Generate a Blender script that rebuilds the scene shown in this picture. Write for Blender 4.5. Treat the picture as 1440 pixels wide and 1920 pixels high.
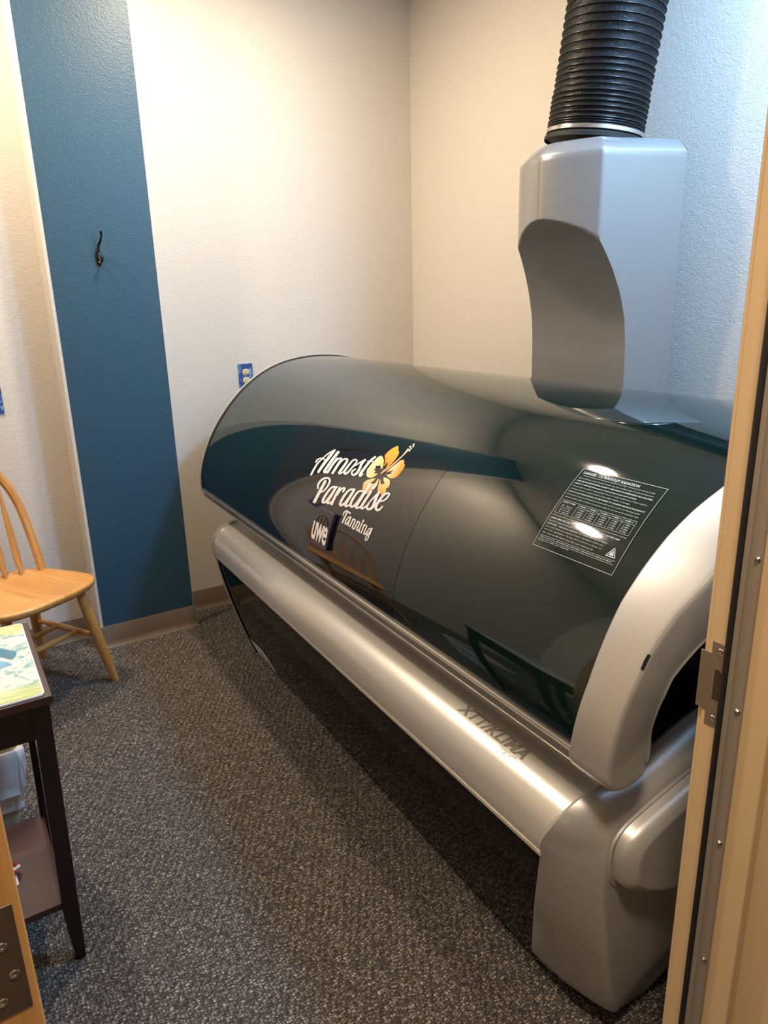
import bpy, bmesh, math, random
import numpy as np
from mathutils import Vector, Matrix
random.seed(7)
for o in list(bpy.data.objects): bpy.data.objects.remove(o)
SC = bpy.context.scene
COL = SC.collection
CAM_H = 1.45
# ---------------------------------------------------------------- camera
cd = bpy.data.cameras.new('camera'); cam = bpy.data.objects.new('camera', cd); COL.objects.link(cam)
Rm = Matrix(((0.8459164, 0.1713755, -0.5050305), (-0.5327502, 0.2279492, -0.8149948), (-0.0245489, 0.9584725, 0.2841263)))
cam.matrix_world = Matrix.Translation((0, 0, CAM_H)) @ Rm.to_4x4()
cd.sensor_fit = 'VERTICAL'; cd.sensor_height = 36; cd.lens = 1331 / 1920 * 36
cd.clip_start = 0.02; cd.clip_end = 50
SC.camera = cam
# ---------------------------------------------------------------- world, exposure, lamps
w = bpy.data.worlds.new('world'); SC.world = w; w.use_nodes = True
w.node_tree.nodes['Background'].inputs[0].default_value = (0.9, 0.8, 0.7, 1)
w.node_tree.nodes['Background'].inputs[1].default_value = 0.05
vs = SC.view_settings; vs.view_transform = 'Standard'; vs.look = 'None'; vs.gamma = 1; vs.use_curve_mapping = False
vs.exposure = 0.0
CEIL = 2.88
def lamp(name, loc, size, power, col, spread=math.pi, aim=None):
    l = bpy.data.lights.new(name, 'AREA'); l.shape = 'DISK'; l.size = size; l.energy = power; l.color = col; l.spread = spread
    o = bpy.data.objects.new(name, l); COL.objects.link(o); o.location = loc
    if aim:
        o.rotation_euler = (Vector(aim) - Vector(loc)).to_track_quat('-Z', 'Y').to_euler()
    return o
lamp('warm_lamp', (1.06, 2.42, CEIL - .012), .15, 36, (1, .80, .56))
lamp('warm_lamp', (-.13, 2.74, CEIL - .012), .15, 39, (1, .80, .58))
lamp('cool_lamp', (1.84, .85, CEIL - .012), .30, 66, (.35, .62, 1))
lamp('hall_lamp', (.15, .05, 2.68), .35, 44, (1, .80, .58))

# ---------------------------------------------------------------- helpers
def link(name, me, mat=None, parent=None, loc=None):
    o = bpy.data.objects.new(name, me); COL.objects.link(o)
    if mat is not None and not me.materials: me.materials.append(mat)
    if parent is not None: o.parent = parent
    if loc is not None: o.location = loc
    return o
def tag(o, label=None, cat=None, group=None, kind=None):
    if label: o['label'] = label
    if cat: o['category'] = cat
    if group: o['group'] = group
    if kind: o['kind'] = kind
    return o
def empty(name, loc, rz=0):
    o = bpy.data.objects.new(name, None); COL.objects.link(o); o.location = loc; o.rotation_euler = (0, 0, rz); o.empty_display_size = .1
    return o
def mesh(name, vs_, fs, smooth=True, ang=35):
    me = bpy.data.meshes.new(name); me.from_pydata([tuple(float(c) for c in v) for v in vs_], [], fs); me.update()
    bm = bmesh.new(); bm.from_mesh(me); bmesh.ops.recalc_face_normals(bm, faces=bm.faces); bm.to_mesh(me); bm.free()
    if smooth:
        me.polygons.foreach_set('use_smooth', [True] * len(me.polygons))
        me.set_sharp_from_angle(angle=math.radians(ang))
    return me
class MB:
    def __init__(s): s.v = []; s.f = []
    def add(s, v, f):
        n = len(s.v); s.v += [tuple(p) for p in v]; s.f += [tuple(i + n for i in q) for q in f]; return s
    def box(s, a, b, M=None):
        x0, y0, z0 = a; x1, y1, z1 = b
        v = [(x, y, z) for z in (z0, z1) for y in (y0, y1) for x in (x0, x1)]
        if M is not None: v = [tuple(M @ Vector(p)) for p in v]
        return s.add(v, [(0, 1, 3, 2), (4, 6, 7, 5), (0, 4, 5, 1), (2, 3, 7, 6), (0, 2, 6, 4), (1, 5, 7, 3)])
    def loft(s, rings, closed=True, cap0=False, cap1=False):
        n = len(rings[0]); v = [p for r in rings for p in r]; f = []
        for i in range(len(rings) - 1):
            for j in range(n if closed else n - 1):
                k = (j + 1) % n
                f.append((i * n + j, i * n + k, (i + 1) * n + k, (i + 1) * n + j))
        if cap0: f.append(tuple(range(n)))
        if cap1: f.append(tuple((len(rings) - 1) * n + j for j in range(n)))
        return s.add(v, f)
    def tube(s, path, rad, n=10, cap=True, flat=1.0, up=None):
        P = [Vector(p) for p in path]; R_ = rad if isinstance(rad, (list, tuple)) else [rad] * len(P)
        rings = []; ref = Vector(up) if up else Vector((.13, .21, .97))
        for i, p in enumerate(P):
            t = (P[min(i + 1, len(P) - 1)] - P[max(i - 1, 0)]).normalized()
            a = t.cross(ref); a = a.normalized() if a.length > 1e-5 else Vector((1, 0, 0)); b = t.cross(a).normalized()
            rings.append([tuple(p + a * (math.cos(2 * math.pi * k / n) * R_[i]) + b * (math.sin(2 * math.pi * k / n) * R_[i] * flat)) for k in range(n)])
        return s.loft(rings, True, cap, cap)
    def build(s, name, mat, parent=None, smooth=True, ang=35, bevel=0, seg=2):
        me = mesh(name, s.v, s.f, smooth, ang)
        o = link(name, me, mat, parent)
        if bevel:
            m = o.modifiers.new('bevel', 'BEVEL'); m.width = bevel; m.segments = seg; m.limit_method = 'ANGLE'; m.angle_limit = math.radians(40); m.harden_normals = True
        return o
def screw_mb(c, axis, r, rad_seg=14, dome=.35):
    """pan head screw with a cross slot, lying on plane through c with outward axis"""
    ax = Vector(axis).normalized(); a = ax.orthogonal().normalized(); b = ax.cross(a)
    mb = MB(); rings = []
    for rr, hh in ((1, 0), (1, .12), (.85, .28), (.55, dome), (.3, dome + .03)):
        rings.append([tuple(Vector(c) + a * (r * rr * math.cos(2 * math.pi * k / rad_seg)) + b * (r * rr * math.sin(2 * math.pi * k / rad_seg)) + ax * (r * hh)) for k in range(rad_seg)])
    rings.append([tuple(Vector(c) + a * (r * .12 * math.cos(2 * math.pi * k / rad_seg)) + b * (r * .12 * math.sin(2 * math.pi * k / rad_seg)) + ax * (r * .12)) for k in range(rad_seg)])
    mb.loft(rings, True, True, True)
    return mb

# ---------------------------------------------------------------- materials
def new_mat(name):
    m = bpy.data.materials.new(name); m.use_nodes = True
    return m, m.node_tree, m.node_tree.nodes['Principled BSDF']
def setb(b, **k):
    for kk, v in k.items():
        b.inputs[kk.replace('_', ' ')].default_value = v
def plain(name, col, rough=.5, metal=0, coat=0, bump=0, bscale=400, spec=.5, ior=1.5, coat_rough=.05, mottle=0, mscale=6, stretch=(1, 1, 1)):
    m, nt, b = new_mat(name)
    setb(b, Base_Color=(*col, 1), Roughness=rough, Metallic=metal, Coat_Weight=coat, Coat_Roughness=coat_rough, IOR=ior)
    b.inputs['Specular IOR Level'].default_value = spec
    tc = nt.nodes.new('ShaderNodeTexCoord'); mp = nt.nodes.new('ShaderNodeMapping'); mp.inputs['Scale'].default_value = stretch
    nt.links.new(tc.outputs['Object'], mp.inputs[0])
    if mottle:
        n = nt.nodes.new('ShaderNodeTexNoise'); n.inputs['Scale'].default_value = mscale; n.inputs['Detail'].default_value = 5
        nt.links.new(mp.outputs[0], n.inputs['Vector'])
        mx = nt.nodes.new('ShaderNodeMix'); mx.data_type = 'RGBA'
        mx.inputs[6].default_value = (*[c * (1 - mottle) for c in col], 1); mx.inputs[7].default_value = (*[min(1, c * (1 + mottle)) for c in col], 1)
        nt.links.new(n.outputs['Fac'], mx.inputs[0]); nt.links.new(mx.outputs[2], b.inputs['Base Color'])
    if bump:
        n = nt.nodes.new('ShaderNodeTexNoise'); n.inputs['Scale'].default_value = bscale; n.inputs['Detail'].default_value = 2
        nt.links.new(mp.outputs[0], n.inputs['Vector'])
        bp = nt.nodes.new('ShaderNodeBump'); bp.inputs['Strength'].default_value = bump; bp.inputs['Distance'].default_value = .002
        nt.links.new(n.outputs['Fac'], bp.inputs['Height']); nt.links.new(bp.outputs[0], b.inputs['Normal'])
    return m
def wall_paint(name, col, rough=.40, strength=.55):
    """rolled eggshell paint with orange-peel stipple"""
    m, nt, b = new_mat(name); setb(b, Base_Color=(*col, 1), Roughness=rough)
    tc = nt.nodes.new('ShaderNodeTexCoord'); mp = nt.nodes.new('ShaderNodeMapping'); mp.inputs['Scale'].default_value = (1, 1, 1.25)
    nt.links.new(tc.outputs['Object'], mp.inputs[0])
    n1 = nt.nodes.new('ShaderNodeTexNoise'); n1.inputs['Scale'].default_value = 150; n1.inputs['Detail'].default_value = 1.5; n1.inputs['Distortion'].default_value = .6
    n2 = nt.nodes.new('ShaderNodeTexNoise'); n2.inputs['Scale'].default_value = 60; n2.inputs['Detail'].default_value = 1
    for n in (n1, n2): nt.links.new(mp.outputs[0], n.inputs['Vector'])
    ad = nt.nodes.new('ShaderNodeMath'); ad.operation = 'MULTIPLY_ADD'; ad.inputs[1].default_value = .6
    nt.links.new(n2.outputs['Fac'], ad.inputs[0]); nt.links.new(n1.outputs['Fac'], ad.inputs[2])
    bp = nt.nodes.new('ShaderNodeBump'); bp.inputs['Strength'].default_value = strength; bp.inputs['Distance'].default_value = .0022
    nt.links.new(ad.outputs[0], bp.inputs['Height']); nt.links.new(bp.outputs[0], b.inputs['Normal'])
    return m
def wood(name, c0, c1, axis='Z', rough=.35, scale=14, coat=.25):
    m, nt, b = new_mat(name); setb(b, Roughness=rough, Coat_Weight=coat, Coat_Roughness=.15)
    tc = nt.nodes.new('ShaderNodeTexCoord'); mp = nt.nodes.new('ShaderNodeMapping')
    mp.inputs['Scale'].default_value = {'X': (.08, 1, 1), 'Y': (1, .08, 1), 'Z': (1, 1, .08)}[axis]
    nt.links.new(tc.outputs['Object'], mp.inputs[0])
    n = nt.nodes.new('ShaderNodeTexNoise'); n.inputs['Scale'].default_value = scale; n.inputs['Detail'].default_value = 6; n.inputs['Distortion'].default_value = 1.2
    n2 = nt.nodes.new('ShaderNodeTexNoise'); n2.inputs['Scale'].default_value = scale * 9; n2.inputs['Detail'].default_value = 3
    for q in (n, n2): nt.links.new(mp.outputs[0], q.inputs['Vector'])
    ad = nt.nodes.new('ShaderNodeMath'); ad.operation = 'MULTIPLY_ADD'; ad.inputs[1].default_value = .35
    nt.links.new(n2.outputs['Fac'], ad.inputs[0]); nt.links.new(n.outputs['Fac'], ad.inputs[2])
    cr = nt.nodes.new('ShaderNodeValToRGB'); cr.color_ramp.elements[0].position = .45; cr.color_ramp.elements[1].position = .85
    cr.color_ramp.elements[0].color = (*c0, 1); cr.color_ramp.elements[1].color = (*c1, 1)
    nt.links.new(ad.outputs[0], cr.inputs[0]); nt.links.new(cr.outputs[0], b.inputs['Base Color'])
    return m
M = {}
M['cream'] = wall_paint('cream_wall_paint', (.68, .635, .575))
M['blue'] = wall_paint('blue_wall_paint', (.029, .080, .132), rough=.42, strength=.45)
M['ceil'] = wall_paint('ceiling_paint', (.78, .76, .72), .8, .2)
M['base'] = plain('vinyl_cove_base', (.19, .145, .11), .33, mottle=.12, mscale=4, bump=.08)
M['jamb'] = plain('tan_frame_paint', (.60, .43, .25), .42, bump=.05, bscale=60, mottle=.04)
M['door'] = wood('honey_door_edge', (.42, .20, .055), (.62, .34, .12), 'Z', .4)
M['bronze'] = plain('brushed_bronze', (.16, .115, .09), .38, .75, mottle=.12, mscale=30)
M['steel'] = plain('screw_steel', (.52, .46, .38), .25, 1)
M['strike'] = plain('satin_steel', (.34, .29, .25), .36, .75, mottle=.1, mscale=20, stretch=(1, 1, .1))
M['alu'] = plain('seal_aluminium', (.36, .31, .26), .45, .55, mottle=.04, stretch=(1, 1, .05))
M['rubber'] = plain('black_rubber', (.008, .007, .007), .6)
M['silver'] = plain('silver_paint', (.53, .52, .51), .37, .50, coat=.2, coat_rough=.12, mottle=.035, mscale=900)
M['tower'] = plain('tower_silver_paint', (.30, .295, .29), .30, .45, coat=.35, coat_rough=.1, mottle=.03, mscale=900)
M['rail'] = plain('champagne_metal', (.80, .785, .755), .30, .55, bump=.012, bscale=12, stretch=(1, .02, 1))
M['chrome'] = plain('trim_metal', (.62, .59, .54), .2, .9)
M['gloss'] = plain('green_black_glass', (.003, .011, .0095), .035, spec=.5, ior=1.72, bump=.004, bscale=3)
M['film'] = plain('smoked_film', (.011, .0095, .0085), .05, spec=.5, ior=1.66)
M['panel'] = plain('black_gloss_panel', (.0010, .0010, .0010), .06, ior=1.25)
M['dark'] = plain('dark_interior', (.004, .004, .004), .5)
M['acryl'] = plain('dark_tub_acrylic', (.01, .012, .016), .08)
M['white'] = plain('white_vinyl', (.86, .85, .87), .4)
M['badge'] = plain('badge_plum_black', (.030, .022, .045), .12, ior=1.6)
M['print'] = plain('label_print_grey', (.50, .56, .54), .5)
M['fade'] = plain('faded_print', (.33, .30, .26), .35, .6)
M['mahog'] = plain('dark_mahogany', (.008, .0016, .002), .25, coat=.3, mottle=.3, mscale=12, stretch=(1, 1, .15))
M['mahogtop'] = plain('mahogany_shelf', (.050, .018, .015), .3, coat=.35, mottle=.25, mscale=10, stretch=(.3, 1, 1))
M['honey'] = wood('honey_oak', (.50, .215, .045), (.70, .37, .11), 'Y', .38, 10)
M['honeyleg'] = wood('honey_oak_turned', (.45, .20, .045), (.62, .32, .095), 'Z', .38, 10)
M['black'] = plain('black_iron', (.004, .004, .004), .25, coat=.3)
M['bin'] = plain('bin_cream_plastic', (.50, .46, .32), .45)
M['duct'] = plain('black_duct_vinyl', (.0016, .0016, .0022), .55, bump=.9, bscale=120, spec=.22)
M['ivory'] = plain('ivory_plastic', (.78, .66, .36), .4)
M['slot'] = plain('slot_dark', (.05, .03, .02), .6)
def liner_mat():
    m, nt, b = new_mat('bin_liner'); setb(b, Base_Color=(.85, .80, .80, 1), Roughness=.3); b.inputs['Transmission Weight'].default_value = .25; b.inputs['Subsurface Weight'].default_value = .0
    return m
M['liner'] = liner_mat()
def carpet():
    m, nt, b = new_mat('loop_carpet'); setb(b, Roughness=.95); b.inputs['Specular IOR Level'].default_value = .15
    N = nt.nodes.new; L = nt.links.new
    tc = N('ShaderNodeTexCoord'); mp = N('ShaderNodeMapping'); mp.inputs['Rotation'].default_value = (0, 0, math.radians(0)); mp.inputs['Scale'].default_value = (1, 1.6, 1)
    L(tc.outputs['Object'], mp.inputs[0])
    wob = N('ShaderNodeTexNoise'); wob.inputs['Scale'].default_value = 70; wob.inputs['Detail'].default_value = 1
    L(mp.outputs[0], wob.inputs['Vector'])
    ws = N('ShaderNodeVectorMath'); ws.operation = 'SCALE'; ws.inputs['Scale'].default_value = .010
    L(wob.outputs['Color'], ws.inputs[0])
    va = N('ShaderNodeVectorMath'); va.operation = 'ADD'; L(mp.outputs[0], va.inputs[0]); L(ws.outputs[0], va.inputs[1])
    v = N('ShaderNodeTexVoronoi'); v.inputs['Scale'].default_value = 132; v.inputs['Randomness'].default_value = .6
    L(va.outputs[0], v.inputs['Vector'])
    cr = N('ShaderNodeValToRGB'); e = cr.color_ramp.elements
    e[0].position = .30; e[0].color = (1, 1, 1, 1); e[1].position = .66; e[1].color = (0, 0, 0, 1)
    L(v.outputs['Distance'], cr.inputs[0])
    # loop colour per cell
    sp = N('ShaderNodeSeparateColor'); L(v.outputs['Color'], sp.inputs[0])
    c2 = N('ShaderNodeValToRGB'); c2.color_ramp.interpolation = 'CONSTANT'; e = c2.color_ramp.elements
    e[0].position = 0; e[0].color = (.16, .14, .13, 1); e[1].position = .30; e[1].color = (.25, .215, .19, 1)
    a = c2.color_ramp.elements.new(.55); a.color = (.37, .335, .30, 1)
    a = c2.color_ramp.elements.new(.84); a.color = (.21, .195, .195, 1)
    L(sp.outputs[0], c2.inputs[0])
    # diagonal bands of the tweed
    wv = N('ShaderNodeTexWave'); wv.inputs['Scale'].default_value = 17; wv.inputs['Distortion'].default_value = 3; wv.inputs['Detail'].default_value = 2; wv.inputs['Detail Scale'].default_value = 3
    m2 = N('ShaderNodeMapping'); m2.inputs['Rotation'].default_value = (0, 0, math.radians(32)); L(tc.outputs['Object'], m2.inputs[0]); L(m2.outputs[0], wv.inputs['Vector'])
    rg = N('ShaderNodeMapRange'); rg.inputs['To Min'].default_value = .78; rg.inputs['To Max'].default_value = 1.15; L(wv.outputs['Fac'], rg.inputs['Value'])
    mx = N('ShaderNodeMix'); mx.data_type = 'RGBA'; mx.inputs[6].default_value = (.045, .040, .038, 1)
    L(cr.outputs[0], mx.inputs[0]); L(c2.outputs[0], mx.inputs[7])
    mu = N('ShaderNodeVectorMath'); mu.operation = 'SCALE'; L(mx.outputs[2], mu.inputs[0]); L(rg.outputs[0], mu.inputs['Scale'])
    L(mu.outputs[0], b.inputs['Base Color'])
    bp = N('ShaderNodeBump'); bp.inputs['Strength'].default_value = .9; bp.inputs['Distance'].default_value = .004
    L(cr.outputs[0], bp.inputs['Height']); L(bp.outputs[0], b.inputs['Normal'])
    return m
M['carpet'] = carpet()

# ================================================================ THE ROOM
XL, XR, YB, YF = -1.9, 2.24, 3.268, .50      # left, right, back wall, front wall (room side)
YH = -1.6                                     # hall end
JX, LX = .82, -.075                           # door opening right / left jamb face
FT = .17                                      # front wall thickness
def slab(name, a, b, mat, parent=None): return MB().box(a, b).build(name, mat, parent, smooth=False)
tag(slab('floor', (XL, YH, -.05), (XR, YB, 0), M['carpet']), kind='structure')
tag(slab('ceiling', (XL, YH, CEIL), (XR, YB, CEIL + .06), M['ceil']), kind='structure')
wb = tag(slab('wall_back', (XL, YB, 0), (XR, YB + .1, CEIL), M['cream']), kind='structure')
tag(slab('wall_right', (XR, YH, 0), (XR + .1, YB + .1, CEIL), M['cream']), kind='structure')
tag(slab('wall_left', (XL - .1, YH, 0), (XL, YB + .1, CEIL), M['cream']), kind='structure')
tag(slab('wall_hall', (XL, YH - .1, 0), (XR, YH, CEIL), M['blue']), kind='structure')
wf = MB().box((XL, YF - FT, 0), (LX - .02, YF, CEIL)).box((JX + .02, YF - FT, 0), (XR, YF, CEIL)).box((LX - .02, YF - FT, 2.12), (JX + .02, YF, CEIL)).build('wall_front', M['cream'], None, False)
tag(wf, kind='structure')
# blue chase standing proud of the back wall
PX0, PX1, PY = .4365, .852, 3.10
pil = MB().box((PX0 + .012, PY, 0), (PX1, YB - .001, CEIL - .001)).build('column', M['blue'], wb, False)
tag(pil, 'blue painted face of the boxed-out column')
MB().box((PX0, PY + .0015, 0), (PX0 + .0125, YB - .001, CEIL - .001)).build('column_side', M['cream'], wb, False)
MB().box((PX1, PY + .0015, 0), (PX1 + .002, YB - .001, CEIL - .001)).build('column_side', M['cream'], wb, False)
# vinyl cove base, 102 mm, with a flared toe
COVE = [(0, .102), (.003, .1025), (.0045, .099), (.005, .03), (.007, .017), (.0125, .006), (.016, .0015), (.016, 0), (0, 0)]
def cove(name, p0, p1, nrm, e0=0, e1=0):
    p0 = Vector((*p0, 0)); p1 = Vector((*p1, 0)); d = (p1 - p0).normalized(); n = Vector((*nrm, 0))
    rings = []
    for P_, s_ in ((p0, -e0), (p1, e1)):
        rings.append([tuple(P_ + n * o_ + d * (s_ * o_) + Vector((0, 0, z))) for o_, z in COVE])
    o = MB().loft(rings, True, True, True).build(name, M['base'], None, True, 25)
    tag(o, kind='structure'); return o
cove('baseboard_back', (XL, YB), (PX0, YB), (0, -1))
cove('baseboard_column', (PX0, PY), (PX1 + .002, PY), (0, -1), 1, 1)
cove('baseboard_column_side', (PX0, YB), (PX0, PY), (-1, 0), 0, 1)
cove('baseboard_column_return', (PX1 + .002, PY), (PX1 + .002, YB), (1, 0), 1, 0)
cove('baseboard_far', (PX1 + .002, YB), (XR, YB), (0, -1))
cove('baseboard_right', (XR, YB), (XR, YF), (-1, 0))
cove('baseboard_left', (XL, YF), (XL, YB), (1, 0))

# ---------------------------------------------------------------- door frame (strike side)
ST = .402; SE = .462                      # stop from y=.402 to y=.462
fr = MB().box((JX, YF - FT - .0, 0), (JX + .022, YF + .004, 2.12)).build('trim_1', M['jamb'], None, True, 30, .0015)
tag(fr, 'tan painted right door jamb', kind='structure')
MB().box((JX - .016, ST, 0), (JX, SE, 2.10)).build('door_stop', M['jamb'], fr, True, 30, .002)
# casing on the hall face
cas = MB().box((JX - .004, YF - FT - .016, 0), (JX + .085, YF - FT, 2.17)).build('casing', M['jamb'], fr, True, 30, .004)
cas2 = MB().box((JX + .006, YF, 0), (JX + .075, YF + .014, 2.17)).build('casing', M['jamb'], fr, True, 30, .004)
# gasket carrier
cx = JX - .016
prof = [(0, .4605), (-.004, .4605), (-.0045, .4535), (-.0025, .4515), (-.0025, .4475), (-.0045, .4455), (-.0045, .4375), (0, .4370)]
carr = MB().loft([[(cx + px, py, z) for px, py in prof] for z in (0, 2.09)], True, True, True).build('seal_strip', M['alu'], fr, True, 30)
MB().loft([[(cx - .002 + .0042 * math.cos(t), .4655 + .0048 * math.sin(t), z) for t in np.linspace(0, 2 * math.pi, 12, endpoint=False)] for z in (0, 2.09)], True, True, True).build('rubber_bulb', M['rubber'], carr)
for z in (.114, .32, .526, .730, .934, 1.142, 1.348, 1.554, 1.76):
    screw_mb((cx - .0042, .4425, z), (-1, 0, 0), .0042, dome=.7).build('screw', M['steel'], carr)
# strike plate with curved lip, recessed in the jamb
def strike():
    sx = JX - .0014
    out = [(.4745, .883), (.4975, .883), (.4975, .903), (.5130, .903), (.5130, .988), (.4975, .988), (.4975, 1.006), (.4745, 1.006)]
    hole = [(.476, .922), (.4905, .922), (.4905, .966), (.486, .968), (.480, .964), (.476, .957)]
    bm = bmesh.new()
    def loop(pts):
        vs2 = [bm.verts.new((sx, y, z)) for y, z in pts]
        return [bm.edges.new((vs2[i], vs2[(i + 1) % len(vs2)])) for i in range(len(vs2))]
    es = loop(out) + loop(hole)
    r = bmesh.ops.triangle_fill(bm, edges=es, use_beauty=True)
    # drop fill inside the hole
    for f in list(bm.faces):
        c = f.calc_center_median()
        if .476 < c.y < .4905 and .922 < c.z < .957: bm.faces.remove(f)
    r = bmesh.ops.extrude_face_region(bm, geom=bm.faces[:])
    for v in [g for g in r['geom'] if isinstance(g, bmesh.types.BMVert)]: v.co.x += .0016
    bmesh.ops.recalc_face_normals(bm, faces=bm.faces)
    me = bpy.data.meshes.new('strike_plate'); bm.to_mesh(me); bm.free()
    return link('strike_plate', me, M['strike'], fr)
sp = strike()
MB().box((JX - .0006, .4755, .9215), (JX + .0003, .491, .9685)).build('latch_pocket', M['slot'], sp, False)
for z in (.8945, .9945): screw_mb((JX - .0013, .485, z), (-1, 0, 0), .0052, dome=.16).build('screw', M['steel'], sp)
# left jamb and head (mostly out of frame)
fl = MB().box((LX - .022, YF - FT, 0), (LX, YF + .004, 2.12)).build('trim_2', M['jamb'], None, True, 30, .0015); tag(fl, kind='structure')
MB().box((LX, ST - .02, 0), (LX + .016, SE - .005, 2.10)).build('door_stop', M['jamb'], fl, True, 30, .002)
fh = MB().box((LX, YF - FT, 2.10), (JX, YF + .004, 2.12)).build('trim_3', M['jamb'], None, True, 30); tag(fh, kind='structure')

# ---------------------------------------------------------------- the open door (leaf seen end-on at lower left)
dr = empty('door_1', (-.0136, .59, 0), math.radians(2.2)); tag(dr, 'honey wood door standing open, seen by its hinge edge', kind='structure')
MB().box((-.0445, 0, .012), (0, .86, 2.09)).build('door_leaf', M['door'], dr, True, 30, .002)
hg = MB().box((-.0445, -.0012, .850), (-.0068, .001, .964)).build('hinge', M['bronze'], dr, True, 30, .0006)
for dx, dz in ((-.019, .928), (-.0115, .896), (-.0345, .896), (-.024, .868)):
    pass
for dx, dz in ((-.0205, .925), (-.0155, .892), (-.0285, .868)):
    screw_mb((dx, -.001, dz), (0, -1, 0), .0048, dome=.3).build('screw', M['steel'], hg)
MB().tube([(-.0500, -.004, .850), (-.0500, -.004, .964)], .006, 12).build('hinge_pin', M['bronze'], hg)

# ================================================================ THE TANNING BED
BA = -.030; BO = Vector((1.35, 1.80, 0))
_c, _s = math.cos(BA), math.sin(BA)
def b2w(p): return Vector((p[0] * _c - p[1] * _s, p[0] * _s + p[1] * _c, p[2] if len(p) > 2 else 0))
bed = empty('tanning_bed', b2w(BO), BA)
tag(bed, 'large silver and black tanning bed with closed dark glass canopy', 'tanning bed')
def bb(mb, name, mat, parent=bed, **k):
    mb.v = [(v[0] - BO.x, v[1] - BO.y, v[2]) for v in mb.v]
    return mb.build(name, mat, parent, **k)
# canopy cross-section (x, z)
HP = np.array([(.80,.70),(.797,.75),(.807,.807),(.832,.878),(.868,.947),(.911,1.008),(.978,1.089),(1.06,1.151),(1.141,1.196),(1.239,1.223),(1.355,1.233),(1.47,1.225),(1.58,1.196),(1.68,1.15),(1.78,1.07),(1.85,.97),(1.89,.86),(1.90,.75),(1.885,.68)])
def cr_spline(P, n=12):
    out = []; Q = np.vstack([2 * P[0] - P[1], P, 2 * P[-1] - P[-2]])
    for i in range(1, len(Q) - 2):
        for k in range(n):
            t = k / n; a, b, c, d = Q[i - 1:i + 3]
            out.append(.5 * ((2 * b) + (c - a) * t + (2 * a - 5 * b + 4 * c - d) * t * t + (3 * b - a - 3 * c + d) * t ** 3))
    out.append(P[-1]); return np.array(out)
HD = cr_spline(HP)
for _ in range(120): HD[1:-1] = .25 * HD[:-2] + .5 * HD[1:-1] + .25 * HD[2:]
HS = np.concatenate([[0], np.cumsum(np.linalg.norm(np.diff(HD, axis=0), axis=1))])
HT = np.gradient(HD, axis=0); HT /= np.linalg.norm(HT, axis=1)[:, None]
HN = np.stack([-HT[:, 1], HT[:, 0]], 1)          # outward normal
for _ in range(10): HN[1:-1] = .25 * HN[:-2] + .5 * HN[1:-1] + .25 * HN[2:]
def hood(s, y, off=0):
    x = np.interp(s, HS, HD[:, 0]); z = np.interp(s, HS, HD[:, 1]); nx = np.interp(s, HS, HN[:, 0]); nz = np.interp(s, HS, HN[:, 1])
    return (x + nx * off, y, z + nz * off)
SMAX = HS[-1]
def Gy(s): s = min(s, SMAX - s); return float(np.interp(s, [0, .011, .065, .136, .206, .28, .345, .409, .469, .523, .62, .8], [.755, .753, .746, .739, .738, .7375, .731, .722, .709, .694, .672, .655]))
def Hy(s): s = min(s, SMAX - s); return float(np.interp(s, [0, .027, .078, .131, .176, .219, .265, .295, .354, .45, .6, .8], [.670, .668, .664, .660, .655, .6525, .645, .639, .620, .600, .580, .570]))
YFAR = 2.905
ss = np.linspace(0, SMAX, 150)
mb = MB(); mb.loft([[hood(s, y if i else Gy(s) - .004) for s in ss] for i, y in enumerate((0, .95, 1.3, 1.7, 2.1, 2.5, YFAR))], False)
shell = bb(mb, 'canopy_glass', M['gloss'], ang=60); 
mb = MB(); mb.loft([[hood(s, y, -.012) for s in ss] for y in (.80, YFAR)], False); bb(mb, 'canopy_liner', M['dark'])
# far rim: black gasket, then thin silver end cap
gs = [(YFAR - .008, .0), (YFAR - .006, .0035), (YFAR + .004, .0035), (YFAR + .006, 0)]
bb(MB().loft([[hood(s, y, o_) for s in ss] for y, o_ in gs], False), 'rim_gasket', M['rubber'])
cs = [(YFAR + .003, .001), (YFAR + .008, .004), (YFAR + .02, .004), (YFAR + .035, -.004), (YFAR + .045, -.02), (YFAR + .05, -.05), (YFAR + .03, -.2)]
bb(MB().loft([[hood(s, y, o_) for s in np.linspace(0, SMAX, 90)] for y, o_ in cs], False), 'rim_cap', M['silver'])
mb = MB(); mb.add([hood(s, YFAR - .03, -.012) for s in np.linspace(0, SMAX, 60)], [tuple(range(60))]); bb(mb, 'end_wall', M['dark'], smooth=False)
# trim rail along the lower canopy edge
tp = [(.803, .7135), (.7935, .7130), (.7915, .7105), (.7925, .706), (.7985, .700), (.800, .690), (.8005, .682), (.803, .676), (.810, .669), (.820, .664), (.834, .6615), (.862, .661), (.862, .668), (.81, .70)]
bb(MB().loft([[(x, y, z) for x, z in tp] for y in (.752, YFAR + .004)], True, True, True), 'canopy_trim', M['chrome'], ang=40)
tpb = [(2.7 - x - .012, z - .01) for x, z in tp]
bb(MB().loft([[(x, y, z) for x, z in tpb] for y in (.752, YFAR + .004)], True, True, True), 'canopy_trim', M['chrome'])
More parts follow.
